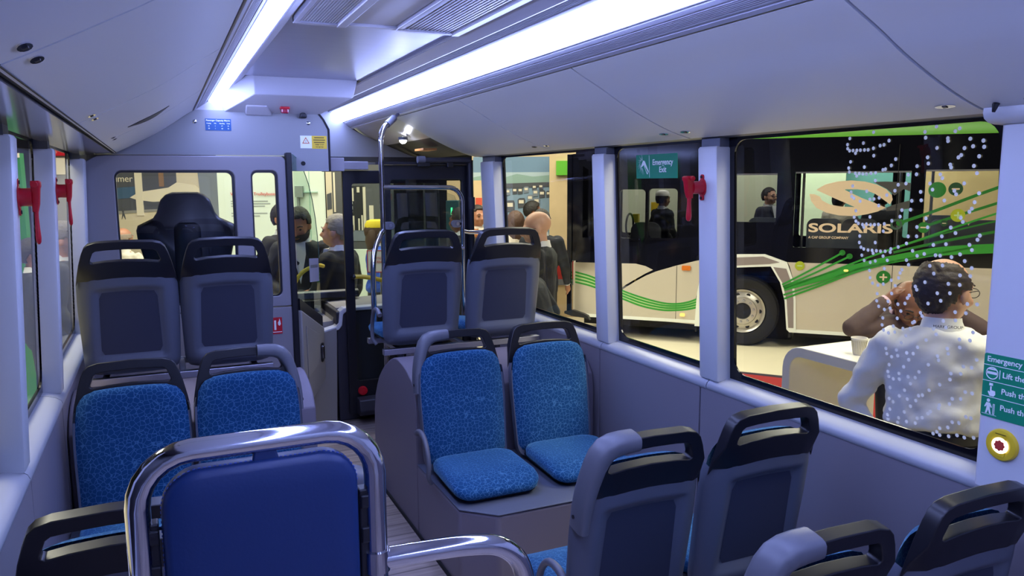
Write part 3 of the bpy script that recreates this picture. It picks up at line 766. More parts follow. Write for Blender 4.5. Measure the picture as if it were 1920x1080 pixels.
child(MB().plate([(.22, 1.06), (.40, 1.045), (.40, 1.20), (.22, 1.215)], [], DP, .0045, .0052), 'paper', mat('notice_paper', '#8f90a8', 0.6), e, sharp=None)
child(MB().plate([(.24, 1.15), (.38, 1.14), (.38, 1.16), (.24, 1.17)], [], DP, .0053, .0056), 'printed_line', M['shell'], e, sharp=None)
# driver seat
e = empty('driver_seat', (.15, 5.45, 0), label='big black winged driver seat with head restraint, behind the cab window', cat='seat')
ol = [(.0, 1.65), (.075, 1.648), (.115, 1.632), (.145, 1.60), (.16, 1.56), (.172, 1.52), (.195, 1.485), (.245, 1.46), (.285, 1.44), (.295, 1.41), (.290, 1.35), (.265, 1.24), (.235, 1.12), (.205, 1.0), (.195, .80), (.19, .55), (.16, .52)]
b = MB(); rings = []
for z_off, ins in ((-.075, .03), (-.06, .008), (-.02, 0), (.02, 0), (.055, .02), (.065, .05)):
    full = [(x, z) for x, z in ol] + [(-x, z) for x, z in ol[::-1][:-1]]
    rings.append([(.15 + x * (1 - ins * 2.2), 5.45 + z_off + (1.1 - z) * .10, z - ins * .6 if z > 1.3 else z) for x, z in full])
b.loft(rings); child(b, 'seat_back', M['black'], e, sharp=60)
b = MB(); b.loft([[(.15 + x * (1 - i * .3), 5.45 - .055 - i * .03 + (1.1 - z) * .1, z - i * .02) for x, z in rrect(-.10, .10, .75, 1.47, .05)] for i in (0, .6, 1)])
child(b, 'back_shell', M['cap'], e, sharp=50)
child(MB().tube(smooth_path([(.075, 5.40, 1.43), (.085, 5.385, 1.475), (.15, 5.38, 1.485), (.215, 5.385, 1.475), (.225, 5.40, 1.43)], 5), .008, 10), 'head_rest_bar', M['dash'], e)
child(MB().box(-.08, .38, 5.42, 5.68, .42, .55), 'seat_cushion', M['black'], e, sharp=40, bevel=.05, seg=4)
child(MB().lathe([(.22, 0), (.22, .04), (.10, .06), (.10, .42)], (.15, 5.46, 0)), 'seat_base', M['dash'], e, sharp=40)
# front console and dashboard
e = empty('front_console', (1.0, 5.5, 0), label='beige stepped console between the cab door and the front door', cat='console')
cb = MB().prism([(.83, 0), (1.068, 0), (1.085, .60), (1.085, .69), (.96, .655), (.83, .65)], 'y', 5.40, 5.95)
child(cb, 'console_body', M['cab2'], e, sharp=30, bevel=.006)
cb = MB().prism([(.83, .66), (.96, .665), (1.08, .695), (1.10, .72), (1.11, .80), (1.14, .825), (1.95, .825), (1.95, .80), (1.16, .80), (1.135, .78), (1.125, .70), (1.10, .672), (.96, .64), (.83, .635)], 'y', 5.402, 5.50)
child(cb, 'console_ledge', M['cover'], e, sharp=30, bevel=.005)
child(MB().prism([(.83, .70), (1.08, .72), (1.11, .81), (1.95, .83), (1.95, .5), (.83, .5)], 'y', 5.52, 5.97), 'console_top', M['cab2'], e, sharp=30)
child(MB().box(1.088, 1.95, 5.42, 5.96, .0, .80), 'side_panel', M['dash'], e, sharp=None, bevel=.01)
e = empty('dashboard', (.6, 5.8, 0), label='dark dashboard under the windscreen beyond the cab door', cat='dashboard')
child(MB().prism([(5.70, .0), (5.99, .0), (5.99, .84), (5.86, .885), (5.74, .87), (5.70, .80)], 'x', -.36, .82), 'dash_body', M['dash'], e, sharp=30, bevel=.01)
child(MB().prism([(5.86, .835), (5.99, .835), (5.99, .87), (5.90, .895), (5.87, .88)], 'x', .825, 1.36), 'dash_cowl', M['black'], e, sharp=30, bevel=.006)
# solid yellow bar standing in for a reflection in the cab door glass
for lab, pts in (('yellow curved bar standing in for a reflection in the curved cab door glass', [(.80, 5.62, .74), (.815, 5.62, .90), (.86, 5.63, 1.02), (.93, 5.64, 1.085), (1.02, 5.65, 1.11), (1.06, 5.68, 1.10)]),):
    tag(MB().tube(smooth_path(pts, 5), .014, 14).build('reflection_bar', M['yellow'], sharp=60), lab, 'reflection')
# front door leaves, both swung inwards
def leaf(name, y, x0_, x1_, z0_, z1_, hole, label, valve):
    e = empty(name, ((x0_ + x1_) / 2, y, z0_), label=label, cat='door')
    child(MB().plate([(x0_, z0_), (x1_, z0_), (x1_, z1_), (x0_, z1_)], [rrect(*hole)], lambda a, b, t: (a, y + t, b), 0, .035), 'leaf_frame', M['black'], e, sharp=None, bevel=.003)
    hx0, hx1, hz0, hz1, _ = hole
    child(MB().add([(hx0 - .005, y + .018, hz0 - .005), (hx1 + .005, y + .018, hz0 - .005), (hx1 + .005, y + .018, hz1 + .005), (hx0 - .005, y + .018, hz1 + .005)], [(0, 1, 2, 3)]), 'leaf_glass', M['glassd'] if valve else M['glasst'], e, sharp=None, recalc=False)
    return e
e = leaf('door_leaf', 5.36, 1.152, 1.90, .06, 1.785, (1.215, 1.85, .30, 1.695, .015), 'black framed front door leaf with the yellow bar, behind the raised pair', True)
vb = child(MB().lathe([(.034, 0), (.034, -.012), (.028, -.02), (.001, -.022)], (1.245, 5.36, .225), 'y', 24), 'emergency_valve', M['red'], e, sharp=40)
MB().box(1.222, 1.268, 5.331, 5.3385, .219, .231).build('valve_grip', mat('valve_pale', '#e07080', .4), vb, bevel=.002).matrix_parent_inverse = Matrix.Translation(-Vector(e.location))
child(MB().prism([(5.36, .06), (5.27, .065), (5.25, .10), (5.27, .175), (5.30, .185), (5.36, .185)], 'x', 1.20, 1.62), 'door_gear_box', M['dash'], e, sharp=30, bevel=.006)
yb = MB().tube(smooth_path([(1.205, 5.34, 1.052), (1.26, 5.32, 1.05), (1.34, 5.31, 1.035), (1.44, 5.305, 1.005), (1.56, 5.305, .96), (1.68, 5.31, .90), (1.74, 5.36, .87)], 5), .015, 14)
child(yb, 'yellow_bar', M['yellow'], e, sharp=60)
child(MB().ell((1.20, 5.335, 1.052), (.018, .022, .018)), 'bar_mount', M['black'], e)
leaf('door_leaf', 4.99, 1.33, 1.94, .08, 1.815, (1.386, 1.886, .50, 1.72, .02), 'dark tinted front door leaf right behind the glass screen of the chrome pole', False)
e = empty('door_post', (1.965, 4.965, 0), label='slim black post between the front door and the first right window', cat='post')
child(MB().cyl((1.955, 4.965, 0), (1.935, 4.965, 1.84), .022, n=20), 'post_tube', M['black'], e)
child(MB().cyl((1.943, 4.965, 1.52), (1.942, 4.965, 1.60), .026, n=20), 'post_collar', M['dash'], e)
e = empty('door_drive', (1.7, 4.97, 1.84), label='black door drive tube with pale end fitting over the dark door leaf', cat='door drive')
child(MB().cyl((1.60, 4.93, 1.845), (1.92, 4.925, 1.85), .018, n=18), 'drive_tube', M['dash'], e)
child(MB().cyl((1.555, 4.93, 1.85), (1.605, 4.93, 1.85), .023, n=18), 'end_fitting', M['grip'], e)
child(MB().box(1.30, 1.925, 4.955, 5.03, 1.818, 1.836), 'drive_rail', M['black'], e, sharp=None)
child(MB().box(1.56, 1.64, 4.92, 4.955, 1.805, 1.835).box(1.76, 1.80, 4.92, 4.955, 1.80, 1.835), 'drive_lever', M['black'], e, sharp=None, bevel=.003)
struct(MB().box(1.0, 1.32, 5.30, 5.42, 1.79, 1.845).box(1.0, 1.09, 5.0, 5.30, 1.775, 1.86).build('trim_door_header', M['cab'], sharp=None, bevel=.004))
e = empty('spot_lamp', (1.555, 5.45, 1.97), label='small bright round spot lamp in the cove above the front door', cat='light')
child(MB().lathe([(.034, .012), (.034, -.008), (.026, -.010), (.026, .0)], (1.60, 5.40, 2.008), 'z', 24), 'lamp_ring', M['grip'], e, sharp=40)
child(MB().ell((1.60, 5.40, 1.998), (.025, .025, .024)), 'lamp_lens', M['spot'], e)
tag(MB().box(1.70, 1.80, 5.25, 5.45, 1.925, 1.94).build('warning_label', mat('orange_label', '#c98a4a', .5), sharp=None), 'orange-brown label on the cove next to the spot lamp', 'label')
# chrome pole with glass screen
GY = 4.74
e = empty('grab_rail', (1.27, GY, 0), label='chrome floor-to-ceiling pole with bent top and a glass screen behind the raised pair', cat='grab rail')
child(MB().tube(smooth_path([(1.262, GY, 0), (1.262, GY, .6), (1.262, GY, 1.3), (1.262, GY, 1.90), (1.266, GY + .004, 1.98), (1.290, GY + .02, 2.035), (1.33, GY + .05, 2.07)], 5), .0165, 18), 'pole', M['chrome'], e, sharp=60)
child(MB().tube([(1.315, GY + .04, 2.058), (1.375, GY + .085, 2.103)], .022, 16), 'pole_clamp', M['grip'], e, sharp=40)
child(MB().tube([(1.37, GY + .08, 2.10), (1.415, GY + .11, 2.135)], .012, 12), 'clamp_bolt', M['steel2'], e)
child(MB().tube([(1.262, GY, 1.672), (1.70, GY, 1.668)] + [(1.70 + .09 * math.sin(rad(a)), GY, 1.578 + .09 * math.cos(rad(a))) for a in range(15, 91, 15)] + [(1.79, GY, 1.3), (1.79, GY, .80)], .0155, 18), 'screen_rail', M['chrome'], e, sharp=60)
child(MB().plate([(1.285, .85), (1.765, .85), (1.765, 1.56), (1.74, 1.615), (1.69, 1.635), (1.285, 1.635)], [], lambda a, b, t: (a, GY + t, b), -.003, .003), 'glass_screen', glass('screen_glass', (.86, .89, .90)), e, sharp=None)
for xx in (1.30, 1.748):
    child(MB().plate(rrect(xx - .034, xx + .034, 1.41, 1.458, .023), [], lambda a, b, t: (a, GY + t, b), -.012, .012), 'screen_clamp', M['grip'], e, sharp=40, bevel=.004)
    child(MB().cyl((xx + .005, GY - .018, 1.434), (xx + .005, GY - .011, 1.434), .011, n=16), 'clamp_screw', M['steel2'], e)
child(MB().tube(smooth_path([(1.255, GY - .02, 1.40), (1.22, GY - .08, 1.375), (1.17, GY - .15, 1.31), (1.145, GY - .19, 1.22), (1.14, GY - .20, 1.05), (1.14, GY - .20, .80)], 5), .0165, 18), 'side_rail', M['chrome'], e, sharp=60)
child(MB().tube([(1.79, GY, 1.385), (1.84, GY + .02, 1.375), (1.99, GY + .06, 1.37)], .013, 14), 'wall_stay', M['chrome'], e, sharp=60)
child(MB().tube(smooth_path([(1.78, GY - .03, 1.28), (1.72, GY - .08, 1.285), (1.66, GY - .10, 1.26), (1.655, GY - .10, 1.12)], 5), .012, 14), 'lower_stay', M['chrome'], e, sharp=60)
# ------------------------------------------------------------------ bulkhead fittings
e = empty('capacity_sign', (.342, YB, 2.042), label='small blue passenger capacity table on the bulkhead', cat='sign')
child(MB().box(.272, .416, YB - .002, YB + .002, 2.012, 2.080), 'sign_plate', M['blue'], e, sharp=None)
def bt(body, x, z, s_, m, e, name='lettering', align='CENTER', sx=1.0, y=YB - .0026):
    return text(name, body, s_, m, e, (x - e.location.x, y - e.location.y, z - e.location.z), FACE_B, .0002, align, sx, .0003)
bt('Passenger Capacity Matrix', .344, 2.070, .0125, M['white'], e)
for x, hd, a, b in ((.292, 'Seating', '21', '20'), (.327, 'Wc', '1', '1'), (.365, 'Standing', '49', '50'), (.400, 'Total', '71', '71')):
    bt(hd, x, 2.053, .0085, M['white'], e); bt(a, x, 2.038, .0085, M['white'], e); bt(b, x, 2.023, .0085, M['white'], e)
e = empty('warning_sticker', (.90, YB, 1.955), label='half white, half yellow warning sticker with triangle on the bulkhead', cat='sticker')
child(MB().box(.815, .885, YB - .0015, YB + .002, 1.915, 1.992), 'white_half', M['white'], e, sharp=None)
child(MB().box(.885, .978, YB - .0015, YB + .002, 1.913, 1.992), 'yellow_half', M['yellow'], e, sharp=None)
child(MB().plate([(.826, 1.944), (.872, 1.944), (.849, 1.984)], [[(.834, 1.949), (.849, 1.975), (.864, 1.949)]], lambda a, b, t: (a, YB + t, b), -.0022, -.0016), 'triangle', mat('sign_orange', '#c8742a', .5), e, sharp=None)
bt('!', .849, 1.957, .020, M['black'], e)
ink = mat('sticker_ink', '#6a5a1c', .6); bl = MB()
for k, wd in enumerate((.03, .036, .033)): bl.box(.931 - wd, .931 + wd, YB - .002, YB - .0014, 1.978 - k * .0145, 1.984 - k * .0145)
child(bl, 'printed_lines', ink, e, sharp=None)
bt('escape in an', .931, 1.983 - 3 * .0145, .0112, ink, e); bt('emergency', .931, 1.983 - 4 * .0145, .0112, ink, e)
e = empty('stop_bell', (.72, YB - .05, 2.135), label='red stop signal lamp hanging under the ceiling at the bulkhead', cat='signal lamp')
child(MB().box(.700, .745, YB - .07, YB - .03, 2.118, 2.15), 'lamp_body', mat('dark_red', '#a01638', .2, coat=.5), e, sharp=None, bevel=.008)
child(MB().box(.694, .751, YB - .076, YB - .024, 2.143, 2.158), 'lamp_base', M['red'], e, sharp=None, bevel=.004)
tag(MB().plate([(.812, 2.098), (.853, 2.096), (.857, 2.112), (.845, 2.128), (.820, 2.128)], [], lambda a, b, t: (a, YB + t, b), -.045, 0).build('camera_dome', M['black'], sharp=None, bevel=.006), 'small black sensor housing beside the red signal lamp', 'sensor')
for x, z, lab in ((.868, 2.068, 'shiny round screw head beside the black sensor'), (.216, 2.062, 'shiny round screw head beside the blue capacity table')):
    tag(MB().lathe([(.011, 0), (.011, -.004), (.007, -.007), (.001, -.007)], (x, YB, z), 'y', 20).build('screw_head', M['chrome'], sharp=40), lab, 'screw')
tag(MB().lathe([(.0135, .0), (.0135, -.003), (.001, -.003)], (.828, YB, 1.822), 'y', 24).build('speaker_hole', M['dark'], sharp=40), 'round black hole cover low on the bulkhead', 'cover')
# ------------------------------------------------------------------ emergency hammers
def hammer(side, y, z, label):
    X = lambda d: mx(xp(z) - d * (1.0 if side > 0 else .62), side)
    e = empty('emergency_hammer', (X(0), y, z), label=label, cat='hammer', group='red emergency hammers on the pillars')
    g = lambda a, b, t: (X(t), y + a, z + b)
    child(MB().plate([(.024 * math.cos(rad(a)), .036 * math.sin(rad(a))) for a in range(0, 360, 15)], [], g, 0, .006).plate(rrect(-.010, .010, .030, .052, .009), [], g, 0, .007).plate(rrect(-.010, .010, -.052, -.030, .009), [], g, 0, .007), 'mount_plate', M['red'], e, sharp=40, bevel=.002)
    sc = MB()
    for b in (.042, -.042): sc.cyl((X(.006), y, z + b), (X(.011), y, z + b), .0055, n=12)
    child(sc, 'mount_screw', M['dark'], e)
    child(MB().loft([[(X(d), y + r * math.cos(rad(a)), z + 1.25 * r * math.sin(rad(a))) for a in range(0, 360, 20)] for d, r in ((.004, .022), (.015, .0205), (.03, .0205), (.055, .021))]), 'socket', M['red'], e, sharp=50)
    hd = MB(); hd.loft([[(X(.053 + a), y + b, z + q) for a, b in rrect(0, wd, -.5 * th, .5 * th, .006, 3)] for q, wd, th in ((-.042, .022, .022), (-.02, .030, .026), (.024, .036, .030), (.030, .040, .034), (.042, .040, .034), (.046, .034, .028))])
    hd.cyl((X(.07), y + .03, z + .036), (X(.07), y - .03, z + .036), .009, n=14)
    child(hd, 'hammer_head', M['red'], e, sharp=40)
    rings = []
    for q, r in ((-.036, .0085), (-.06, .0075), (-.09, .009), (-.115, .0105), (-.128, .009), (-.134, .004)):
        rings.append([(X(.066 + 1.1 * r * math.cos(rad(a))), y + r * math.sin(rad(a)), z + q) for a in range(0, 360, 30)])
    child(MB().loft(rings), 'hammer_handle', M['red'], e, sharp=60)
hammer(1, 2.545, 1.675, 'red emergency hammer on the pillar between the sign window and the dotted window')
hammer(-1, 2.57, 1.665, 'larger-looking red emergency hammer of the left two, on the second left pillar')
hammer(-1, 3.475, 1.675, 'red emergency hammer on the third left pillar, nearer the driver cab')
# ------------------------------------------------------------------ emergency exit sign on the glass
SZ = 1.768
def GX(z): return xg(z) - .004
e = empty('emergency_exit_sign', (GX(SZ), 2.96, SZ), label='green emergency exit sign with hammer symbol stuck on the window glass', cat='sign')
def SG(a, b, t): z = SZ + b; return (GX(z) - t, 2.96 - a, z)
child(MB().plate([(-.160, -.054), (.160, -.054), (.160, .054), (-.160, .054)], [], SG, .0, .0015), 'sign_plate', M['green'], e, sharp=None)
mk = MB(); mk.plate([(-.054, -.05), (-.0515, -.05), (-.0515, .05), (-.054, .05)], [], SG, .0016, .002)
mk.plate([(-.102, .028), (-.090, .026), (-.058, -.022), (-.068, -.036), (-.074, -.033), (-.096, .008), (-.118, -.004), (-.121, .002)], [[(-.095, .002), (-.0905, .004), (-.065, -.024), (-.069, -.031)]], SG, .0016, .002)
random.seed(3)
for k in range(16):
    a = rad(70 + k * 14); r0 = .012 + .004 * random.random(); r1 = r0 + .010 + .016 * random.random(); c_ = (-.112, .012)
    p0 = (c_[0] + r0 * math.cos(a), c_[1] + r0 * math.sin(a) * 1.3); p1 = (c_[0] + r1 * math.cos(a + .25), c_[1] + r1 * math.sin(a + .25) * 1.3); nx, ny = -(p1[1] - p0[1]), p1[0] - p0[0]; L = math.hypot(nx, ny) / .0009
    mk.plate([(p0[0] - nx / L, p0[1] - ny / L), (p1[0], p1[1]), (p0[0] + nx / L, p0[1] + ny / L)], [], SG, .0016, .002)
child(mk, 'hammer_symbol', M['white'], e, sharp=None)
lean = math.atan(.042)
FL = (rad(90) - 0.0, -lean * 0, rad(-90))
def wt(body, a, b, s_, e, sx=1.0, x=None, y0=2.96, z0=SZ):
    z = z0 + b
    return text('lettering', body, s_, M['white'], e, ((GX(z) - .0028 if x is None else x) - e.location.x, y0 - a - e.location.y, z - e.location.z), FACE_L, .0003, 'CENTER', sx, .0006)
wt('Emergency', .052, .017, .036, e, .98); wt('Exit', .052, -.016, .036, e, .98)
# ------------------------------------------------------------------ emergency door sign and stop button on the flat panel
PX = 1.995
e = empty('emergency_door_sign', (PX, 1.15, 1.16), label='green emergency door instruction sign at the right edge of the picture', cat='sign')
def DG(a, b, t): return (PX - t, 1.329 - a, 1.155 + b)
child(MB().plate(rrect(0, .36, -.086, .086, .006), [], DG, 0, .0012), 'sign_plate', M['green'], e, sharp=None)
mk = MB()
for b in (.055, .012, -.031): mk.plate([(0, b - .0008), (.36, b - .0008), (.36, b + .0008), (0, b + .0008)], [], DG, .0013, .0017)
circ = lambda ca, cb, r, n=18, k=1.0: [(ca + r * math.cos(2 * math.pi * i / n), cb + r * k * math.sin(2 * math.pi * i / n)) for i in range(n)]
mk.plate(circ(.024, .034, .017), [circ(.024, .034, .0145)], DG, .0013, .0017); mk.plate([(.008, .031), (.040, .031), (.040, .038), (.008, .038)], [], DG, .0013, .0017)
mk.plate([(.012, .043), (.036, .043), (.030, .047), (.018, .047)], [], DG, .0013, .0017); mk.plate([(.044, .022), (.046, .022), (.046, .046), (.044, .046)], [], DG, .0013, .0017)
mk.plate([(.019, .007), (.029, .007), (.029, -.0), (.019, -.0)], [], DG, .0013, .0017); mk.plate([(.022, -.002), (.026, -.002), (.026, -.012), (.036, -.013), (.037, -.022), (.033, -.028), (.022, -.028), (.016, -.018), (.018, -.015), (.022, -.018)], [], DG, .0013, .0017)
mk.plate(circ(.020, -.041, .0045), [], DG, .0013, .0017); mk.plate([(.015, -.047), (.025, -.047), (.031, -.058), (.028, -.060), (.025, -.055), (.025, -.062), (.029, -.077), (.025, -.077), (.021, -.066), (.017, -.077), (.013, -.077), (.016, -.062), (.016, -.055), (.012, -.061), (.010, -.059)], [], DG, .0013, .0017)
mk.plate([(.033, -.048), (.038, -.048), (.038, -.077), (.033, -.077)], [[(.0345, -.0495), (.0365, -.0495), (.0365, -.0755), (.0345, -.0755)]], DG, .0013, .0017); mk.plate([(.004, -.0795), (.044, -.0795), (.044, -.0785), (.004, -.0785)], [], DG, .0013, .0017)
child(mk, 'pictograms', M['white'], e, sharp=None)
for body, a, b in (('Emergency Door', .008, .071), ('Lift the flap', .052, .034), ('Push the button', .052, -.010), ('Push the door', .052, -.054)):
    text('lettering', body, .021, M['white'], e, (PX - .0018 - e.location.x, 1.329 - a - e.location.y, 1.155 + b - e.location.z), FACE_L, .0003, 'LEFT', 1.0, .0003)
e = empty('stop_button', (PX, 1.262, 1.004), label='round yellow door button with a red glowing centre below the green sign', cat='button')
def ring_(r0, prof, m, name, yy=1.262, zz=1.004):
    return child(MB().lathe([(r, -h) for r, h in prof], (PX, yy, zz), 'x', 40), name, m, e, sharp=40)
ring_(0, [(.043, 0), (.043, .004), (.040, .009), (.030, .012), (.024, .010), (.001, .010)], M['yellow'], 'button_body')
def BG(a, b, t): return (PX - t, 1.262 - a, 1.004 + b)
child(MB().plate(rrect(-.014, .014, -.030, .030, .006), [], BG, .0095, .0125), 'button_flap', M['yellow'], e, sharp=None, bevel=.001)
child(MB().plate([(-.014, .0298), (.014, .0298), (.014, .031), (-.014, .031)], [], BG, .012, .0135), 'flap_hinge', M['black'], e, sharp=None)
ring_(0, [(.0215, .010), (.0215, .0135), (.001, .0135)], M['glow'], 'glow_ring')
child(MB().plate([((.0135 + .0012 * math.cos(8 * a)) * math.cos(a), (.0135 + .0012 * math.cos(8 * a)) * math.sin(a)) for a in [2 * math.pi * k / 48 for k in range(48)]], [], BG, .0136, .0150), 'push_cap', mat('coral_red', '#c84038', .4), e, sharp=None)
# small black hook on the hatch by the pelmet, and a wall socket under the window
tag(MB().tube([(1.93, 1.30, 1.898), (1.915, 1.30, 1.885), (1.917, 1.305, 1.868)], [.007, .008, .004], 10).build('key_stub', M['black'], sharp=50), 'tiny black key stub on the hatch over the door panel', 'key')
tag(MB().prism([(2.03, .60), (2.005, .605), (2.0, .625), (2.03, .64)], 'y', 2.08, 2.14).build('wall_bracket', M['black'], sharp=30), 'small dark bracket on the wall panel seen through a seat slot', 'bracket')
# dotted foil on the big right window
DOTS = '1887,1816 1886,1803 1878,1796 1864,1796 1854,1787 1849,1796 1835,1796 1819,1796 1805,1796 1785,1800 1824,1818 1878,1835 1783,1777 1873,1760 1818,1742 1880,1740 1877,1727 1760,1807 1746,1809 1717,1745 1747,1732 1738,1734 1774,1723 1627,1741 1628,1717 1656,1716 1593,1766 1590,1748 1564,1792 1531,1818 1530,1810 1463,1813 1454,1792 1479,1788 1425,1806 1422,1789 1488,1769 1496,1763 1435,1764 1449,1738 1520,1743 1517,1735 1439,1718 1550,1716 1543,1705 1582,1690 1573,1672 1701,1668 1690,1686 1612,1665 1641,1638 1609,1640 1534,1641 1430,1663 1504,1669 1498,1659 1475,1690 1862,1682 1806,1665 1868,1662 1865,1648 1856,1642 1793,1640 1778,1641 1758,1645 1730,1654 1774,1699 1702,1764 1602,1823 1728,1821 1671,1865 1650,1867 1570,1866 1568,1853 1488,1862 1462,1865 1496,1843 1509,1836 1857,1862 1794,1874 1812,1870 1828,1870 1880,1871 1866,1869 1786,1850 1847,1714 1853,1723 1837,1722 1823,1721 1809,1720 1792,1722 1663,1690 1605,1840 1831,1633 1759,1621 1847,1602 1853,1581 1791,1584 1846,1568 1836,1561 1819,1558 1814,1550 1804,1560 1788,1559 1773,1560 1758,1561 1736,1564 1709,1575 1680,1589 1674,1609 1644,1611 1591,1587 1620,1560 1584,1561 1739,1541 1829,1520 1830,1499 1823,1484 1812,1479 1795,1477 1779,1477 1775,1468 1763,1477 1747,1477 1730,1478 1711,1477 1709,1487 1683,1495 1654,1508 1649,1530 1620,1532 1768,1503 1737,1462 1819,1458 1809,1442 1785,1438 1766,1444 1721,1450 1632,1487 1652,1457 1644,1443 1616,1473 1592,1481 1563,1510 1523,1515 1537,1537 1510,1564 1495,1549 1481,1593 1474,1582 1449,1620 1456,1611 1442,1638 1422,1546 1428,1534 1451,1518 1443,1504 1478,1489 1504,1479 1463,1471 1555,1480 1540,1480 1572,1447 1531,1452 1441,1453 1558,1425 1475,1429 1444,1430 1586,1396 1510,1400 1475,1401 1544,1368 1504,1373 1787,1411 1784,1388 1774,1371 1753,1367 1733,1373 1731,1423 1704,1389 1667,1426 1673,1415 1678,1399 1689,1373 1618,1379 1613,1370 1755,1339 1756,1316 1748,1299 1726,1292 1705,1299 1701,1347 1713,1320 1677,1316 1652,1322 1644,1340 1638,1349 1666,1296 1678,1271 1731,1264 1733,1241 1727,1225 1691,1244 1656,1242 1631,1246 1617,1270 1623,1266 1591,1292 1597,1301 1573,1333 1532,1347 1485,1320 1521,1288 1483,1296 1512,1270 1552,1259 1542,1244 1575,1221 1708,1219 1685,1226 1645,1221 1660,1196 1603,1193 1716,1167 1712,1151 1694,1144 1672,1152 1640,1168 1617,1170 1677,1170 1428,1270 1468,1242 1436,1245 1466,1219 1452,1322 1449,1349 1420,1352 1505,1208 1501,1193 1535,1179 1531,1167 1702,1117 1706,1093 1702,1078 1685,1074 1665,1096 1663,1078 1649,1121 1632,1093 1607,1096 1595,1117 1564,1146 1452,1165 1427,1167 1459,1142 1490,1136 1492,1117 1413,1193 1632,1147 1696,1043 1643,1047 1623,1073 1661,1024 1632,1021 1602,1024 1593,1042 1580,1047 1683,999 1698,1006 1558,1068 1524,1094 1443,1091 1422,1092 1456,1067 1482,1061 1490,1043 1522,1031 1524,1020 1620,1001 1559,994 1551,1003 1694,972 1641,977 1702,951 1661,952 1632,948 1601,952 1595,969 1578,976 1700,936 1664,936 1437,1018 1422,1018 1479,990 1458,994 1492,970 1518,960 1527,946 1517,939 1539,937 1488,944 1462,955 1439,955 1411,963'
dm = MB(); ry_ = .0046
for tkn in DOTS.split():
    yy, zz = [int(q) / 1000 for q in tkn.split(',')]
    if not (1.375 < yy < 2.43 and .928 < zz < 1.856): continue
    dm.add([(xg(zz + .0062 * math.sin(k * .5236)) - .0012, yy + .0058 * math.cos(k * .5236), zz + .0058 * math.sin(k * .5236)) for k in range(12)], [tuple(range(12))])
o = dm.build('dot_print', M['dot'], WIN3, sharp=None, recalc=False); o.matrix_parent_inverse = Matrix.Translation(-Vector(WIN3.location)); o['kind'] = 'stuff'
# ------------------------------------------------------------------ the exhibition hall outside
FZ = -.35
struct(MB().box(-14, 20, -6, 22, FZ - .1, FZ).build('floor_hall', M['hall'], sharp=None))
M['hallwall'] = mat('hall_wall', '#2b2d36', .9); M['carpet'] = mat('red_carpet', '#a82a26', .9, bump=.2, bscale=600)
struct(MB().box(-14, 20, 21.5, 22, FZ, 7).box(19.5, 20, -6, 22, FZ, 7).box(-14, -13.5, -6, 22, FZ, 7).box(-14, 20, -6, -5.5, FZ, 7).build('wall_hall', M['hallwall'], sharp=None))
struct(MB().box(-14, 20, -6, 22, 7, 7.1).build('ceiling_hall', M['hallwall'], sharp=None))
struct(MB().prism([(4.9, 5.95), (5.5, 6.45), (6.85, 4.65), (6.6, 1.5), (4.9, 1.5)], 'z', FZ, FZ + .006).build('floor_red_carpet', M['carpet'], sharp=None))
struct(MB().prism([(5.45, 6.52), (5.52, 6.46), (6.87, 4.66), (6.95, 4.72)], 'z', FZ, FZ + .02).build('trim_platform_edge', M['grip'], sharp=None))
# ---- the trolleybus parked opposite
M['bwhite'] = mat('bus_white', '#cbc3b4', .30, coat=.3); M['bband'] = mat('bus_black_gloss', '#0c0d16', .10)
M['bgreen'] = mat('bus_green', '#2f9a37', .4); M['bgreen2'] = mat('bus_dark_green', '#1f7a2c', .4); M['blime'] = mat('bus_lime', '#a9b92e', .4); M['bpale'] = mat('bus_pale_green', '#b9d79a', .4)
M['roofg'] = mat('roof_green', '#66b53a', .35); M['mauve'] = mat('arch_mauve', '#8f8483', .5); M['tyre'] = mat('tyre_rubber', '#17171b', .8, bump=.2, bscale=60)
M['cream'] = mat('logo_cream', '#e3cdb2', .5); M['rim'] = mat('rim_silver', '#c9c4bb', .35, .6); M['pane'] = glass('bus_pane', (.82, .85, .85), .6); M['binner'] = mat('bus_inner_grey', '#8d8c88', .6)
A = rad(44)
bus = empty('trolleybus', (6.595, 7.335, 0), A - math.pi / 2, 'white, black and green trolleybus parked opposite, its name lettered on a window', 'bus')
SIDE = lambda a, b, t: (a, t, b)
def bp(name, mb, m, parent=bus, **k): return mb.build(name, m, parent, **k)
wins = [(-1.71, -1.375, .975, 1.60, .05), (-1.335, -.97, .985, 1.61, .05), (-.31, .205, 1.205, 1.785, .02), (.41, 1.635, .91, 1.80, .02), (1.78, 2.95, .95, 1.81, .02), (3.1, 4.3, .95, 1.81, .02)]
bp('side_band', MB().plate([(-2.30, .50), (-1.0, .50), (-.75, .60), (-.72, .78), (.16, .80), (.40, .72), (.44, .55), (4.6, .55), (4.6, 2.2), (-2.30, 2.2)], [rrect(*q) for q in wins], SIDE, 0, .05), M['bband'], sharp=None)
white1 = [(-2.30, -.04), (-2.30, .64), (-1.49, .648), (-1.36, .62), (-1.262, .575), (-1.36, .525), (-1.48, .452), (-1.62, .365), (-1.725, .28), (-1.725, -.06)]
white2 = [(-1.715, -.06), (-1.715, .255), (-1.60, .345), (-1.47, .43), (-1.35, .50), (-1.22, .558), (-.97, .64), (-.74, .705), (-.55, .745), (-.63, .62), (-.68, .45), (-.71, .25), (-.715, -.10)]
white3 = [(.49, -.125), (.47, .28), (.44, .5), (.385, .68), (.36, .728), (4.6, .728), (4.6, -.11)]
for k, w_ in enumerate((white1, white2, white3)): bp('lower_panel', MB().plate(w_, [], SIDE, -.008, .03), M['bwhite'], sharp=None)
bp('skirt_trim', MB().box(-2.30, -.715, -.014, .0, -.085, -.045).box(.49, 4.6, -.014, 0, -.125, -.085), M['white'], sharp=None)
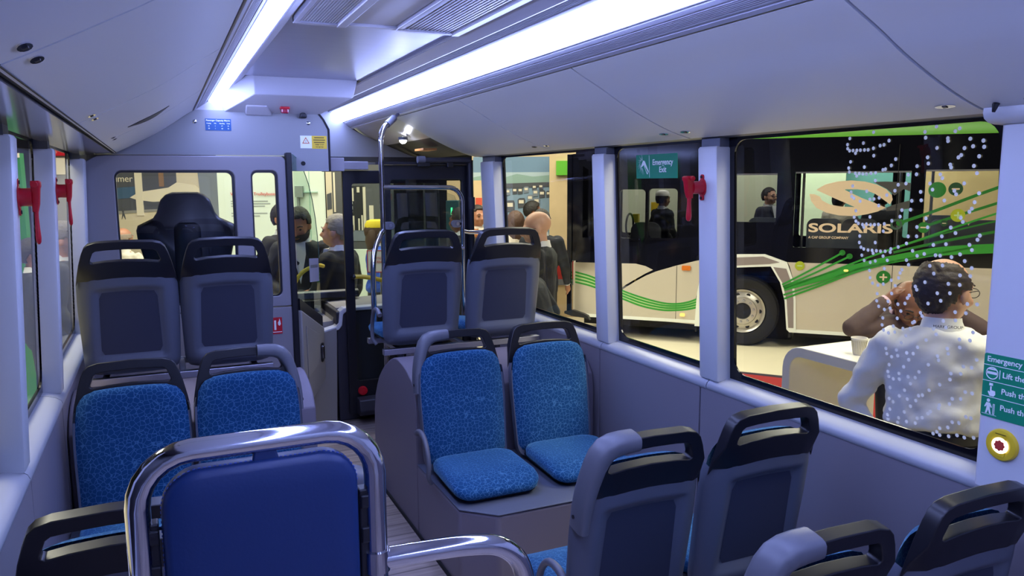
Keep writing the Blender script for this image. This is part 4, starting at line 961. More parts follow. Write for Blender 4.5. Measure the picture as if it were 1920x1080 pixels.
bp('wheel_arch', MB().plate([(-.72, -.12), (-.70, .30), (-.66, .55), (-.56, .76), (-.46, .80), (.10, .818), (.355, .728), (.44, .5), (.47, .28), (.49, -.125), (.415, -.125), (.38, -.09), (.345, .26), (.285, .48), (.17, .672), (-.30, .638), (-.50, .60), (-.60, .45), (-.65, .2), (-.66, -.12)], [], SIDE, -.016, .02), M['white'], sharp=None)
bp('arch_inlay', MB().plate([(-.45, .655), (-.28, .765), (.08, .79), (.27, .725), (.15, .70), (-.28, .665)], [], SIDE, -.019, -.012).plate([(.20, .665), (.35, .65), (.415, .48), (.445, .28), (.46, -.07), (.40, -.07), (.37, .26), (.31, .48)], [], SIDE, -.019, -.012), M['mauve'], sharp=None)
bp('wheel_well', MB().box(-.72, .43, .42, .44, -.3, .82).box(-.72, .43, .03, .44, .80, .82).box(-.72, -.70, .03, .44, -.2, .82).box(.40, .43, .03, .44, -.2, .82), M['dark'], sharp=None)
bp('underbody', MB().box(-2.25, -.74, .25, 2.2, -.22, .0).box(.46, 4.55, .25, 2.2, -.22, .0), M['dark'], sharp=None)
o = bp('tyre', MB().lathe([(.27, -.02), (.29, -.06), (.36, -.075), (.41, -.06), (.435, -.03), (.44, .05), (.44, .14), (.42, .2), (.27, .2)], (-.15, .13, .09), 'y', 56, cap=False), M['tyre'], sharp=30)
rm = bp('wheel_rim', MB().lathe([(.272, -.05), (.272, -.035), (.255, -.025), (.235, .0), (.215, -.012), (.175, -.025), (.165, -.048), (.105, -.052), (.10, -.02), (.10, .06), (.001, .06)], (-.15, .13, .09), 'y', 56, cap=False), M['rim'], sharp=30)
for k in range(10):
    a = 2 * math.pi * k / 10 + .2
    MB().cyl((-.15 + .135 * math.cos(a), .13 - .05, .09 + .135 * math.sin(a)), (-.15 + .135 * math.cos(a), .13 - .078, .09 + .135 * math.sin(a)), .016, .013, 12).build('wheel_nut', M['steel2'], rm)
for k in range(10):
    a = 2 * math.pi * k / 10
    MB().lathe([(.026, -.0), (.001, -.0008)], (-.15 + .205 * math.cos(a), .13 - .016, .09 + .205 * math.sin(a)), 'y', 14).build('hand_hole', M['dark'], rm)
bp('hub', MB().lathe([(.097, -.030), (.09, -.02), (.001, -.012)], (-.15, .13, .09), 'y', 40), M['dark'])
bp('roof', MB().loft([[(s_, y, z) for y, z in ((0, 2.2), (.0, 2.24), (.03, 2.40), (.12, 2.55), (.5, 2.62), (1.8, 2.62), (2.2, 2.5), (2.28, 2.2))] for s_ in (-2.0, 4.6)]), M['roofg'], sharp=30)
bp('far_side', MB().plate([(-2.3, -.05), (4.6, -.05), (4.6, 2.2), (-2.3, 2.2)], [(lambda q: rrect(q[0], q[1], .9, 1.85, .03))(q) for q in ((-2.22, -.92), (-.84, .30), (.42, 1.62), (1.78, 2.95), (3.1, 4.3))], SIDE, 2.24, 2.28), M['bband'], sharp=None)
bp('cabin_floor', MB().box(-2.25, 4.55, .46, 2.24, .0, .05), M['binner'], sharp=None)
bp('cabin_ceiling', MB().box(-2.25, 4.55, .05, 2.24, 2.1, 2.15), M['binner'], sharp=None)
bp('cabin_fill', MB().box(-2.0, 4.4, .9, 1.1, 2.07, 2.10), emit('cabin_fill', (1, .95, .85), 5.0), sharp=None)  # unseen glowing strip, added to brighten the cabin
bp('front_glass', MB().box(-2.32, -2.28, .03, 2.25, .66, 2.15), M['bband'], sharp=None, bevel=.02)
bp('front_panel', MB().box(-2.34, -2.27, .0, 2.26, -.04, .66), M['bwhite'], sharp=None, bevel=.03)
for q in wins:
    bp('window_pane', MB().add([(q[0], .012, q[2]), (q[1], .012, q[2]), (q[1], .012, q[3]), (q[0], .012, q[3])], [(0, 1, 2, 3)]), M['pane'], sharp=None, recalc=False)
for q in wins[2:]: bp('sash_bar', MB().box(q[0], q[1], -.006, .01, q[3] - .015, q[3] + .004), M['steel2'], sharp=None)
for q in wins[:2]: bp('window_frame', MB().plate(rrect(q[0] - .035, q[1] + .02, q[2] - .03, q[3] + .05, .08), [rrect(*q)], SIDE, -.012, .0), M['frit'], sharp=None)
for x in (.50, 1.55, 1.88, 2.9): bp('grab_pole', MB().cyl((x, .25, .05), (x, .25, 2.1), .016, n=12), M['steel2'])
# leading door, folded out at the front corner, with its foot
bp('door_leaf', MB().box(-2.37, -2.31, -.16, -.11, -.02, 2.05).plate([(-2.35, .68), (-2.06, .66), (-2.06, 2.08), (-2.35, 2.05)], [[(-2.17, .98), (-2.09, .98), (-2.09, 1.85), (-2.17, 1.9)]], SIDE, -.13, -.10), M['bband'], sharp=None)
bp('door_foot', MB().prism([(-2.40, .0), (-2.40, -.03), (-2.30, -.06), (-2.12, -.075), (-2.05, -.105), (-2.08, -.045), (-2.14, -.02), (-2.28, .02)], 'y', -.17, -.10), M['black'], sharp=30)
# lamps
for q, m_ in (((-.895, -.785, .585, .645), mat('amber_marker', '#d9772a', .25)), ((-.905, -.845, -.005, .035), M['amber']), ((.985, 1.035, .64, .665), M['amber'])):
    o = bp('marker_lamp', MB().plate(rrect(*q, .012), [], SIDE, -.024, -.006), m_, sharp=30, bevel=.004)
bp('panel_seam', MB().box(-.963, -.957, -.0095, -.007, -.08, .64).box(1.497, 1.503, -.0095, .0, -.1, 2.1), M['dark'], sharp=None)
# stripes
def band(pts, w0, w1=None):
    w1 = w0 if w1 is None else w1; P = [Vector((a, b)) for a, b in pts]
    q = smooth_path([(a, b, 0) for a, b in pts], 6); q = [Vector((v.x, v.y)) for v in q]; L = []; R_ = []
    for i, p in enumerate(q):
        t = (q[min(i + 1, len(q) - 1)] - q[max(i - 1, 0)]).normalized(); n = Vector((-t.y, t.x)); wv = w0 + (w1 - w0) * i / (len(q) - 1)
        L.append(tuple(p + n * wv / 2)); R_.append(tuple(p - n * wv / 2))
    return L, R_
def ribbon(mb, pts, w0, w1=None, t=-.010):
    L, R_ = band(pts, w0, w1); n = len(L); s0 = len(mb.v)
    mb.add([SIDE(a, b, t) for a, b in L + R_], [(i, i + 1, n + i + 1, n + i) for i in range(n - 1)])
U = [(-2.30, .51), (-2.06, .45), (-1.66, .29), (-1.40, .21), (-1.14, .155), (-.96, .15), (-.81, .18), (-.70, .225)]
Lo = [(-2.30, .375), (-2.06, .325), (-1.69, .195), (-1.40, .10), (-1.14, .062), (-.95, .07), (-.81, .09), (-.68, .125)]
mb = MB(); n_ = len(U); mid = [((a + c) / 2, (b + d) / 2) for (a, b), (c, d) in zip(U, Lo)]
ribbon(mb, mid, .115, .105, -.0088); bp('pale_stripe', mb, M['bpale'], sharp=None)
mb = MB()
for f_ in (0, .33, .66, 1): ribbon(mb, [(a + (c - a) * f_, b + (d - b) * f_) for (a, b), (c, d) in zip(U, Lo)], .022, .024, -.0096)
bp('green_stripes', mb, M['bgreen'], sharp=None)
mb = MB()
for pts, w0, w1 in (([(.33, .41), (.8, .575), (1.2, .72), (1.7, .85), (2.1, .92), (3.2, 1.0)], .065, .11), ([(.31, .455), (.6, .63), (.96, .86)], .022, None), ([(.32, .43), (.65, .60), (1.04, .82)], .022, None), ([(.335, .41), (.8, .61), (1.25, .82), (1.75, 1.03), (2.4, 1.30), (3.2, 1.6)], .022, None), ([(.33, .33), (.8, .52), (1.15, .68), (1.6, .80), (2.3, .96)], .022, None), ([(.34, .285), (.8, .49), (1.12, .64), (1.5, .77)], .022, None)): ribbon(mb, pts, w0, w1, -.0205)
bp('green_fan', mb, M['bgreen'], sharp=None)
mb = MB()
for pts, w0 in (([(1.55, 1.22), (1.9, 1.36), (2.4, 1.58), (3.2, 1.9)], .034), ([(1.82, 1.19), (2.1, 1.30), (2.5, 1.45)], .03), ([(1.2, .80), (1.7, 1.0), (2.1, 1.14), (2.6, 1.28)], .018), ([(1.5, .88), (2.0, 1.02), (2.6, 1.16)], .03)): ribbon(mb, pts, w0, None, -.0125)
mb.plate(circ(.96, .86, .034), [], SIDE, -.013, -.011); mb.plate(circ(1.04, .82, .034), [], SIDE, -.013, -.011); mb.plate(circ(1.55, 1.22, .042), [], SIDE, -.013, -.011)
bp('green_lines', mb, M['bgreen2'], sharp=None)
def badge(s_, z, r, m_, sign, ms):
    b = bp('round_badge', MB().plate(circ(s_, z, r, 28), [], SIDE, -.0155, -.012), m_, sharp=None)
    if sign:
        k = MB(); k.plate(rrect(s_ - r * .55, s_ + r * .55, z - r * .12, z + r * .12, r * .11), [], SIDE, -.017, -.016)
        if sign == '+': k.plate(rrect(s_ - r * .12, s_ + r * .12, z - r * .55, z + r * .55, r * .11), [], SIDE, -.0172, -.0162)
        k.build('sign_mark', ms, b, sharp=None)
badge(.50, .69, .055, M['blime'], '-', M['bpale']); badge(1.41, .59, .075, M['bgreen2'], '+', M['cream']); badge(1.90, 1.59, .088, M['bgreen2'], '', None)
badge(2.08, 1.60, .072, mat('badge_green', '#1c4a30', .4), '-', M['cream']); badge(2.12, 1.31, .072, M['blime'], '+', M['bpale']); badge(1.79, 1.17, .062, M['bgreen2'], '-', M['cream']); badge(1.99, 1.22, .036, bpy.data.materials['badge_green'], '-', M['cream'])
bp('ring_badge', MB().plate(circ(1.51, 1.20, .062, 24), [circ(1.51, 1.20, .038, 24)], SIDE, -.014, -.012), mat('ring_grey', '#3b5a50', .4), sharp=None)
# emblem and name on the big window
def LG(x, y): return (.57 + (x - 250) / 1055 * .89, 1.70 - (y - 190) / 450 * .41)
em = [(335, 310), (450, 240), (600, 203), (780, 190), (950, 205), (1100, 243), (1220, 303), (1290, 375), (1303, 430), (1275, 492), (1190, 430), (1090, 362), (980, 318), (860, 302), (690, 303), (790, 350), (920, 410), (1080, 470), (1225, 532), (1130, 580), (1000, 615), (860, 640), (650, 635), (480, 600), (350, 540), (275, 450), (250, 360), (320, 365), (390, 395), (420, 445), (520, 495), (650, 520), (840, 527), (720, 475), (575, 415), (450, 360)]
bp('emblem', MB().plate([LG(*p) for p in em], [], SIDE, -.004, .0), M['cream'], sharp=None)
em2 = [(1050, 210), (1200, 205), (1400, 215), (1510, 225), (1510, 330), (1430, 300), (1320, 380), (1225, 300)]; em3 = [(1300, 500), (1400, 470), (1510, 440), (1510, 540), (1380, 560), (1230, 575), (1235, 530)]
bp('emblem_shade', MB().plate([LG(*p) for p in em2], [], SIDE, -.0035, -.001).plate([LG(*p) for p in em3], [], SIDE, -.0035, -.001), mat('foil_grey', '#45474a', .5), sharp=None)
t_ = text('name_lettering', 'SOLARIS', .142, M['cream'], bus, (.575, -.004, 1.142), FACE_B, .002, 'LEFT', 1.0, .004)
bpy.context.view_layer.update(); t_.scale.x = .90 / t_.dimensions.x
t_ = text('company_lettering', 'A CAF GROUP COMPANY', .040, M['cream'], bus, (.58, -.004, 1.033), FACE_B, .0015, 'LEFT', 1.0, .0008)
bpy.context.view_layer.update(); t_.scale.x = .44 / t_.dimensions.x
bp('emblem_small', MB().plate([(-.42 + LG(*p)[0] * .16 - .09, 1.98 + (LG(*p)[1] - 1.5) * .20) for p in em], [], SIDE, -.003, -.0005), M['cream'], sharp=None)
t_ = text('name_small', 'SOLARIS', .028, M['cream'], bus, (-.42, -.002, 1.915), FACE_B, .001, 'LEFT', 1.0, .0008)
# seats and a driver wheel inside it
for x, y in ((.75, .35), (1.15, .35), (.05, .4), (2.1, .4), (2.5, .4), (1.0, 1.7), (2.2, 1.7)):
    c_ = MB(); c_.loft([[(x + a, y + .0 + t + .02 * abs(a) / .2, .62 + b) for a, b in rrect(-.2, .2, 0, .62, .09)] for t in (0, .05)]); c_.box(x - .2, x + .2, y + .02, y + .40, .42, .50); c_.box(x - .05, x + .05, y + .15, y + .25, .05, .42)
    c_.build('cabin_seat', M['shell'], bus, sharp=40)
tk = MB().box(-1.60, -1.49, 1.45, 1.57, 1.05, 1.40).box(-1.56, -1.53, 1.49, 1.53, .05, 1.05); tk.build('ticket_machine', M['yellow'], bus, sharp=None)
MB().box(-1.79, -1.71, 1.1, 1.2, 1.12, 1.24).box(-1.76, -1.74, 1.14, 1.16, .05, 1.12).build('ticket_reader', M['yellow'], bus, sharp=None)
c_ = MB().loft([[(-1.50 + a, .6 + t, .60 + b) for a, b in rrect(-.2, .2, 0, .55, .12)] for t in (0, .1)]); c_.build('driver_seat', M['dash'], bus, sharp=40)
MB().tube([(-1.75 + .0 * math.cos(k), .75 + .22 * math.cos(2 * math.pi * k / 20), 1.10 + .16 * math.sin(2 * math.pi * k / 20)) for k in range(20)], .014, 8, loop=True).build('steering_wheel', M['black'], bus)
# ---- bar table with rounded end, cup and phone
tb = empty('bar_table', (3.38, 2.4, FZ), label='white bar table with rounded corner outside the dotted window', cat='table')
y1 = 3.17
prof = [(.6, .82), (y1 - .13, .82)] + [(y1 - .13 + .13 * math.sin(rad(a)), .69 + .13 * math.cos(rad(a))) for a in range(15, 91, 15)] + [(y1, FZ + .006), (y1 - .055, FZ + .006)] + [(y1 - .13 + .075 * math.cos(rad(a)), .69 + .075 * math.sin(rad(a))) for a in range(0, 91, 15)] + [(.6, .765)]
o = MB().prism(prof, 'x', 3.06, 3.72).build('table_body', mat('table_white', '#dcd8cc', .4), tb, sharp=30, bevel=.004); o.matrix_parent_inverse = Matrix.Translation(-Vector(tb.location))
o = MB().box(3.10, 3.68, 1.9, 1.95, FZ + .006, .765).build('support_panel', bpy.data.materials['table_white'], tb, sharp=None); o.matrix_parent_inverse = Matrix.Translation(-Vector(tb.location))
cup = MB(); rings = []
for z, r in ((.82, .026), (.822, .027), (.90, .0375), (.902, .040), (.907, .040), (.907, .036), (.90, .0355), (.826, .0255)):
    rings.append([(3.20 + (r + (.0008 if k % 2 and .822 < z < .90 else 0)) * math.cos(2 * math.pi * k / 48), 2.79 + (r + (.0008 if k % 2 else 0)) * math.sin(2 * math.pi * k / 48), z + .001) for k in range(48)])
ce = empty('paper_cup', (3.20, 2.79, .821), label='ribbed white paper cup standing on the bar table', cat='cup')
o = cup.loft(rings).build('cup_body', mat('paper_white', '#e6e0d2', .7), ce, sharp=50); o.matrix_parent_inverse = Matrix.Translation(-Vector(ce.location))
rb = MB()
for k in range(26):
    a = 2 * math.pi * k / 26; rb.tube([(3.20 + .0272 * math.cos(a), 2.79 + .0272 * math.sin(a), .825), (3.20 + .0378 * math.cos(a), 2.79 + .0378 * math.sin(a), .895)], .0011, 5)
o = rb.build('cup_ribs', mat('cup_rib_tan', '#a8a07c', .8), ce); o.matrix_parent_inverse = Matrix.Translation(-Vector(ce.location))  # ribs in a darker tan than the cup wall
tag(MB().box(3.10, 3.18, 2.50, 2.66, .821, .829).build('notebook', mat('slate_blue', '#3b4f74', .5), sharp=None, bevel=.002), 'dark blue notebook at the edge of the bar table beside the cup', 'notebook')
# ---- boards, posters and booth walls
RZ = math.atan2(RIGHT.y, RIGHT.x)
class Board:
    def __init__(s, name, label, cat, u0, v0, u1, v1, depth, m, kind=None, thick=.06, to_floor=False):
        s.d = depth; s.u0, s.v1 = u0, v1; s.k = depth / 1450.0
        c = AT(u0, v1, depth); s.h = (v1 - v0) * s.k; s.w = (u1 - u0) * s.k
        s.z0 = c.z
        s.e = empty(name, (c.x, c.y, c.z), RZ, label, cat, kind=kind)
        zb = (FZ - c.z) if to_floor else 0
        MB().box(0, s.w, 0, thick, zb, s.h).build('board_panel', m, s.e, sharp=None)
    def P(s, u, v): return ((u - s.u0) * s.k, (s.v1 - v) * s.k)
    def rect(s, name, u0, v0, u1, v1, m, t=.006):
        a0, b0 = s.P(u0, v1); a1, b1 = s.P(u1, v0)
        return MB().box(a0, a1, -t, 0.001, b0, b1).build(name, m, s.e, sharp=None)
    def poly(s, name, pts, m, t=.006):
        return MB().plate([s.P(*p) for p in pts], [], lambda a, b, tt: (a, tt, b), -t, .001).build(name, m, s.e, sharp=None)
    def txt(s, body, u, v, size_px, m, align='LEFT', sx=1.0, rot=FACE_B):
        a, b = s.P(u, v); return text('lettering', body, size_px * s.k, m, s.e, (a, -.009, b), rot, .002, align, sx)
pm_ = lambda n, c: M.setdefault(n, mat(n, c, .8))
# street picture seen through the cab window
b = Board('street_poster', 'large street scene picture seen through the big driver cab window', 'poster', 205, 300, 428, 560, 11.5, pm_('print_pavement', '#cfc4ad'), to_floor=True)
b.poly('print_building', [(205, 300), (345, 300), (345, 392), (205, 398)], pm_('print_dark', '#4b4e55'), .005)
b.poly('print_awning', [(215, 355), (268, 352), (268, 372), (215, 376)], pm_('print_blue', '#3c5a78'), .010)
b.poly('print_kerb', [(205, 398), (330, 392), (330, 396), (205, 404)], pm_('print_grey', '#8b8a86'), .011)
b.poly('print_wall', [(383, 300), (428, 300), (428, 470), (392, 440)], pm_('print_slate', '#79828f'), .007)
b.poly('print_boat', [(258, 372), (275, 362), (330, 354), (345, 345), (378, 350), (386, 357), (384, 372), (340, 378), (300, 380), (270, 376)], pm_('print_cream', '#ded5c0'), .014)
b.poly('print_hull', [(262, 376), (384, 373), (380, 384), (268, 386)], M['print_dark'], .012)
b.rect('print_pillar', 269, 300, 282, 405, M['print_cream'], .018); b.rect('print_door', 313, 320, 322, 352, pm_('print_rust', '#8a6b4c'), .012)
for u in (215, 243):
    b.poly('print_figure', [(u - 3, 412), (u - 1, 400), (u - 3, 392), (u, 387), (u + 3, 392), (u + 2, 400), (u + 4, 412), (u, 404)], M['print_dark'], .012)
b.txt('sumer', 222, 338, 17, M['print_cream'])
# white booth wall with a printed paragraph
b = Board('booth_wall', 'mint white booth wall with red and grey printed lines beyond the narrow cab window', 'wall panel', 423, 295, 617, 620, 9.2, pm_('booth_white', '#cfdcd2'), to_floor=True)
b.txt("Vancouver's Trolleybuses", 446, 366, 8.2, pm_('print_red', '#c8503a'))
for v, u0_, u1_ in ((379, 446, 514), (383.5, 446, 518), (388, 446, 508), (401, 446, 512), (406, 446, 498)):
    b.rect('printed_line', u0_, v - .9, u1_, v + .9, pm_('print_ink', '#8f9896'), .003)
b.rect('panel_joint', 590, 295, 591.5, 620, pm_('joint_teal', '#9fc0b4'), .004); b.rect('shelf_line', 575, 362, 606, 364, M['joint_teal'], .02)
b.rect('spot_arm', 566, 352, 580, 372, pm_('fitting_grey', '#8e9490'), .05); b.rect('spot_rod', 568, 372, 572, 402, M['fitting_grey'], .03)
# charger picture, with white counter below
b = Board('charger_poster', 'dark picture of upright chargers with white outline lettering, beyond the front door leaf', 'poster', 616, 300, 740, 478, 10.2, pm_('print_charcoal', '#55575a'))
b.rect('print_street', 616, 322, 627, 430, M['print_pavement'], .004); b.poly('print_shopfront', [(617, 365), (626, 362), (626, 392), (617, 394)], M['print_dark'], .008)
b.rect('print_tower', 660, 350, 686, 432, pm_('print_black', '#26272b'), .008)
for u, v0, v1, wd in ((664, 354, 378, 3), (673, 352, 362, 5), (684, 352, 432, 5), (663, 405, 432, 4), (674, 410, 432, 3), (680, 404, 432, 3), (695, 386, 416, 8), (630, 325, 398, 3)):
    b.rect('print_light_bar', u, v0, u + wd, v1, M['print_cream'], .012)
b.rect('print_deck', 640, 432, 740, 452, M['print_slate'], .006)
b.txt('V2G', 660, 402, 15, M['white'], 'LEFT', .9, (rad(90), rad(-90), 0))
b = Board('white_counter', 'plain white counter wall below the dark charger picture', 'counter', 625, 468, 745, 560, 9.6, M['booth_white'], to_floor=True)
b = Board('table_notice', 'small white notice with red border beyond the yellow door bar', 'notice', 689, 469, 722, 511, 7.2, M['white'], thick=.01)
for q in ((689, 469, 722, 470.5), (689, 509.5, 722, 511), (689, 469, 690.2, 511)): b.rect('red_border', *q, M['red'], .004)
b.txt('AUTOM', 700, 484, 6, M['print_red']); b.txt('CLIENT', 700, 491, 6, M['print_red'])
a0, _ = b.P(700, 511)
for u in (698, 714):
    MB().cyl((b.P(u, 511)[0], .005, FZ - b.z0), (b.P(u, 511)[0], .005, .0), .008, n=8).build('stand_leg', M['steel2'], b.e)
# fleet picture and wooden wall beyond the first right window
b = Board('fleet_poster', 'big blue-grey picture of many parked buses beyond the first right window', 'poster', 890, 298, 1034, 560, 12.2, pm_('print_lake', '#7e97ad'), to_floor=True)
b.rect('print_sky', 890, 298, 1034, 338, pm_('print_sky', '#6f8ba6'), .004); b.rect('print_haze', 890, 326, 1034, 340, pm_('print_haze', '#a9bcc4'), .006)
b.poly('print_hills', [(890, 342), (890, 335), (915, 330), (945, 336), (970, 329), (1000, 334), (1034, 331), (1034, 346), (890, 348)], pm_('print_hill', '#87a39c'), .008)
b.poly('print_road', [(890, 348), (1034, 344), (1034, 352), (890, 357)], M['print_dark'], .010)
for k, (u, v, s_) in enumerate(((953, 362, 1), (966, 360, 1), (976, 360, 1), (987, 358, 1), (1002, 354, .9), (1014, 353, .9), (1004, 364, 1.1), (1016, 366, 1.2), (1028, 366, 1.0), (994, 374, 1.2), (978, 382, 1.5), (957, 388, 1.8), (1006, 380, 1.3), (946, 372, 1.2), (900, 372, 1.2), (897, 392, 1.8))):
    b.poly('print_bus', [(u - 4 * s_, v + 6 * s_), (u - 4.5 * s_, v - 4 * s_), (u - 2 * s_, v - 6 * s_), (u + 4 * s_, v - 6 * s_), (u + 5 * s_, v - 3 * s_), (u + 4.6 * s_, v + 5 * s_)], M['print_dark'] if k % 3 else M['print_slate'], .011)
    b.rect('print_windshield', u - 3 * s_, v - 3.5 * s_, u + 3 * s_, v + .5 * s_, M['print_cream'], .013)
b = Board('wooden_wall', 'pale wooden booth wall with green sign beyond the first right window', 'wall panel', 1030, 270, 1150, 560, 11.8, M.setdefault('print_wood', mat('print_wood', '#cdb48c', .7, mottle=.12, bscale=6)), to_floor=True)
b.rect('red_base', 1036, 490, 1150, 523, M['carpet'], .02); b.rect('grey_base', 1036, 523, 1150, 534, M['grip'], .02); b.rect('base_rail', 1036, 486, 1150, 489, M['steel2'], .02)
gs = b.rect('green_sign', 1042, 305, 1100, 331, M['roofg'], .05); b.txt('TR', 1064, 318, 13, M['white']).location.y = -.055
Board('mural_header', 'pale wooden fascia above the picture of parked buses', 'wall panel', 885, 270, 1034, 300, 12.0, M['print_wood'], thick=.2)
# behind the front door
b = Board('orange_poster', 'narrow orange and red picture in the gap beside the black door post', 'poster', 840, 340, 905, 480, 10.4, M['print_wood'], to_floor=True)
b.rect('print_screen', 893, 372, 905, 385, M['print_red'], .01)
b = Board('charger_cabinet', 'dark teal charger cabinet with a green light, seen through the dark door leaf', 'charger', 838, 378, 862, 560, 9.0, pm_('cabinet_teal', '#1f4c52'), thick=.4, to_floor=True)
b.rect('green_light', 848, 390, 851, 403, emit('green_led', (.1, 1.0, .35), 3.0), .01)
# behind the trolleybus windows
BW = lambda name, lab, s0, s1, z0, z1, y, m_: tag(MB().box(s0, s1, y, y + .06, z0, z1).build(name, m_, None, sharp=None, loc=(6.595, 7.335, 0), rot=(0, 0, A - math.pi / 2)), lab, 'wall panel')
BW('mint_screen', 'mint white display wall behind the emblem window of the trolleybus', .2, 1.05, FZ, 2.6, 3.4, pm_('mint_white', '#cfe0cf'))
BW('teal_screen', 'teal display wall behind the emblem window of the trolleybus', 1.06, 2.0, FZ, 2.7, 3.6, pm_('teal_wall', '#5f9aa0'))
BW('wooden_screen', 'pale wooden wall behind the rear windows of the trolleybus', 2.02, 3.5, FZ, 2.7, 3.4, M['print_wood'])
BW('grey_screen', 'grey wall behind the driver windows of the trolleybus', -2.6, .18, FZ, 2.6, 3.6, pm_('grey_wall', '#83857f'))
# left side of the bus
b = Board('green_banner', 'green banner outside the first gap between the left pillars', 'banner', 20, 292, 66, 620, 7.0, M['bgreen2'], to_floor=True)
b.rect('white_stripe', 40, 400, 52, 440, M['white'], .01); b.rect('blue_mark', 46, 440, 53, 458, M['print_blue'], .012); b.rect('pale_top', 20, 292, 66, 300, M['print_cream'], .01)
b = Board('red_canopy', 'red and cream stand front outside the second gap between the left pillars', 'stand', 80, 270, 150, 560, 8.6, M['print_grey'], to_floor=True)
b.rect('red_fascia', 80, 276, 150, 296, M['red'], .03); b.rect('cream_panel', 80, 300, 150, 330, M['print_cream'], .02); b.rect('teal_panel', 80, 298, 104, 322, M['teal_wall'], .035)
b.rect('red_foot', 112, 555, 150, 560, M['carpet'], .01)
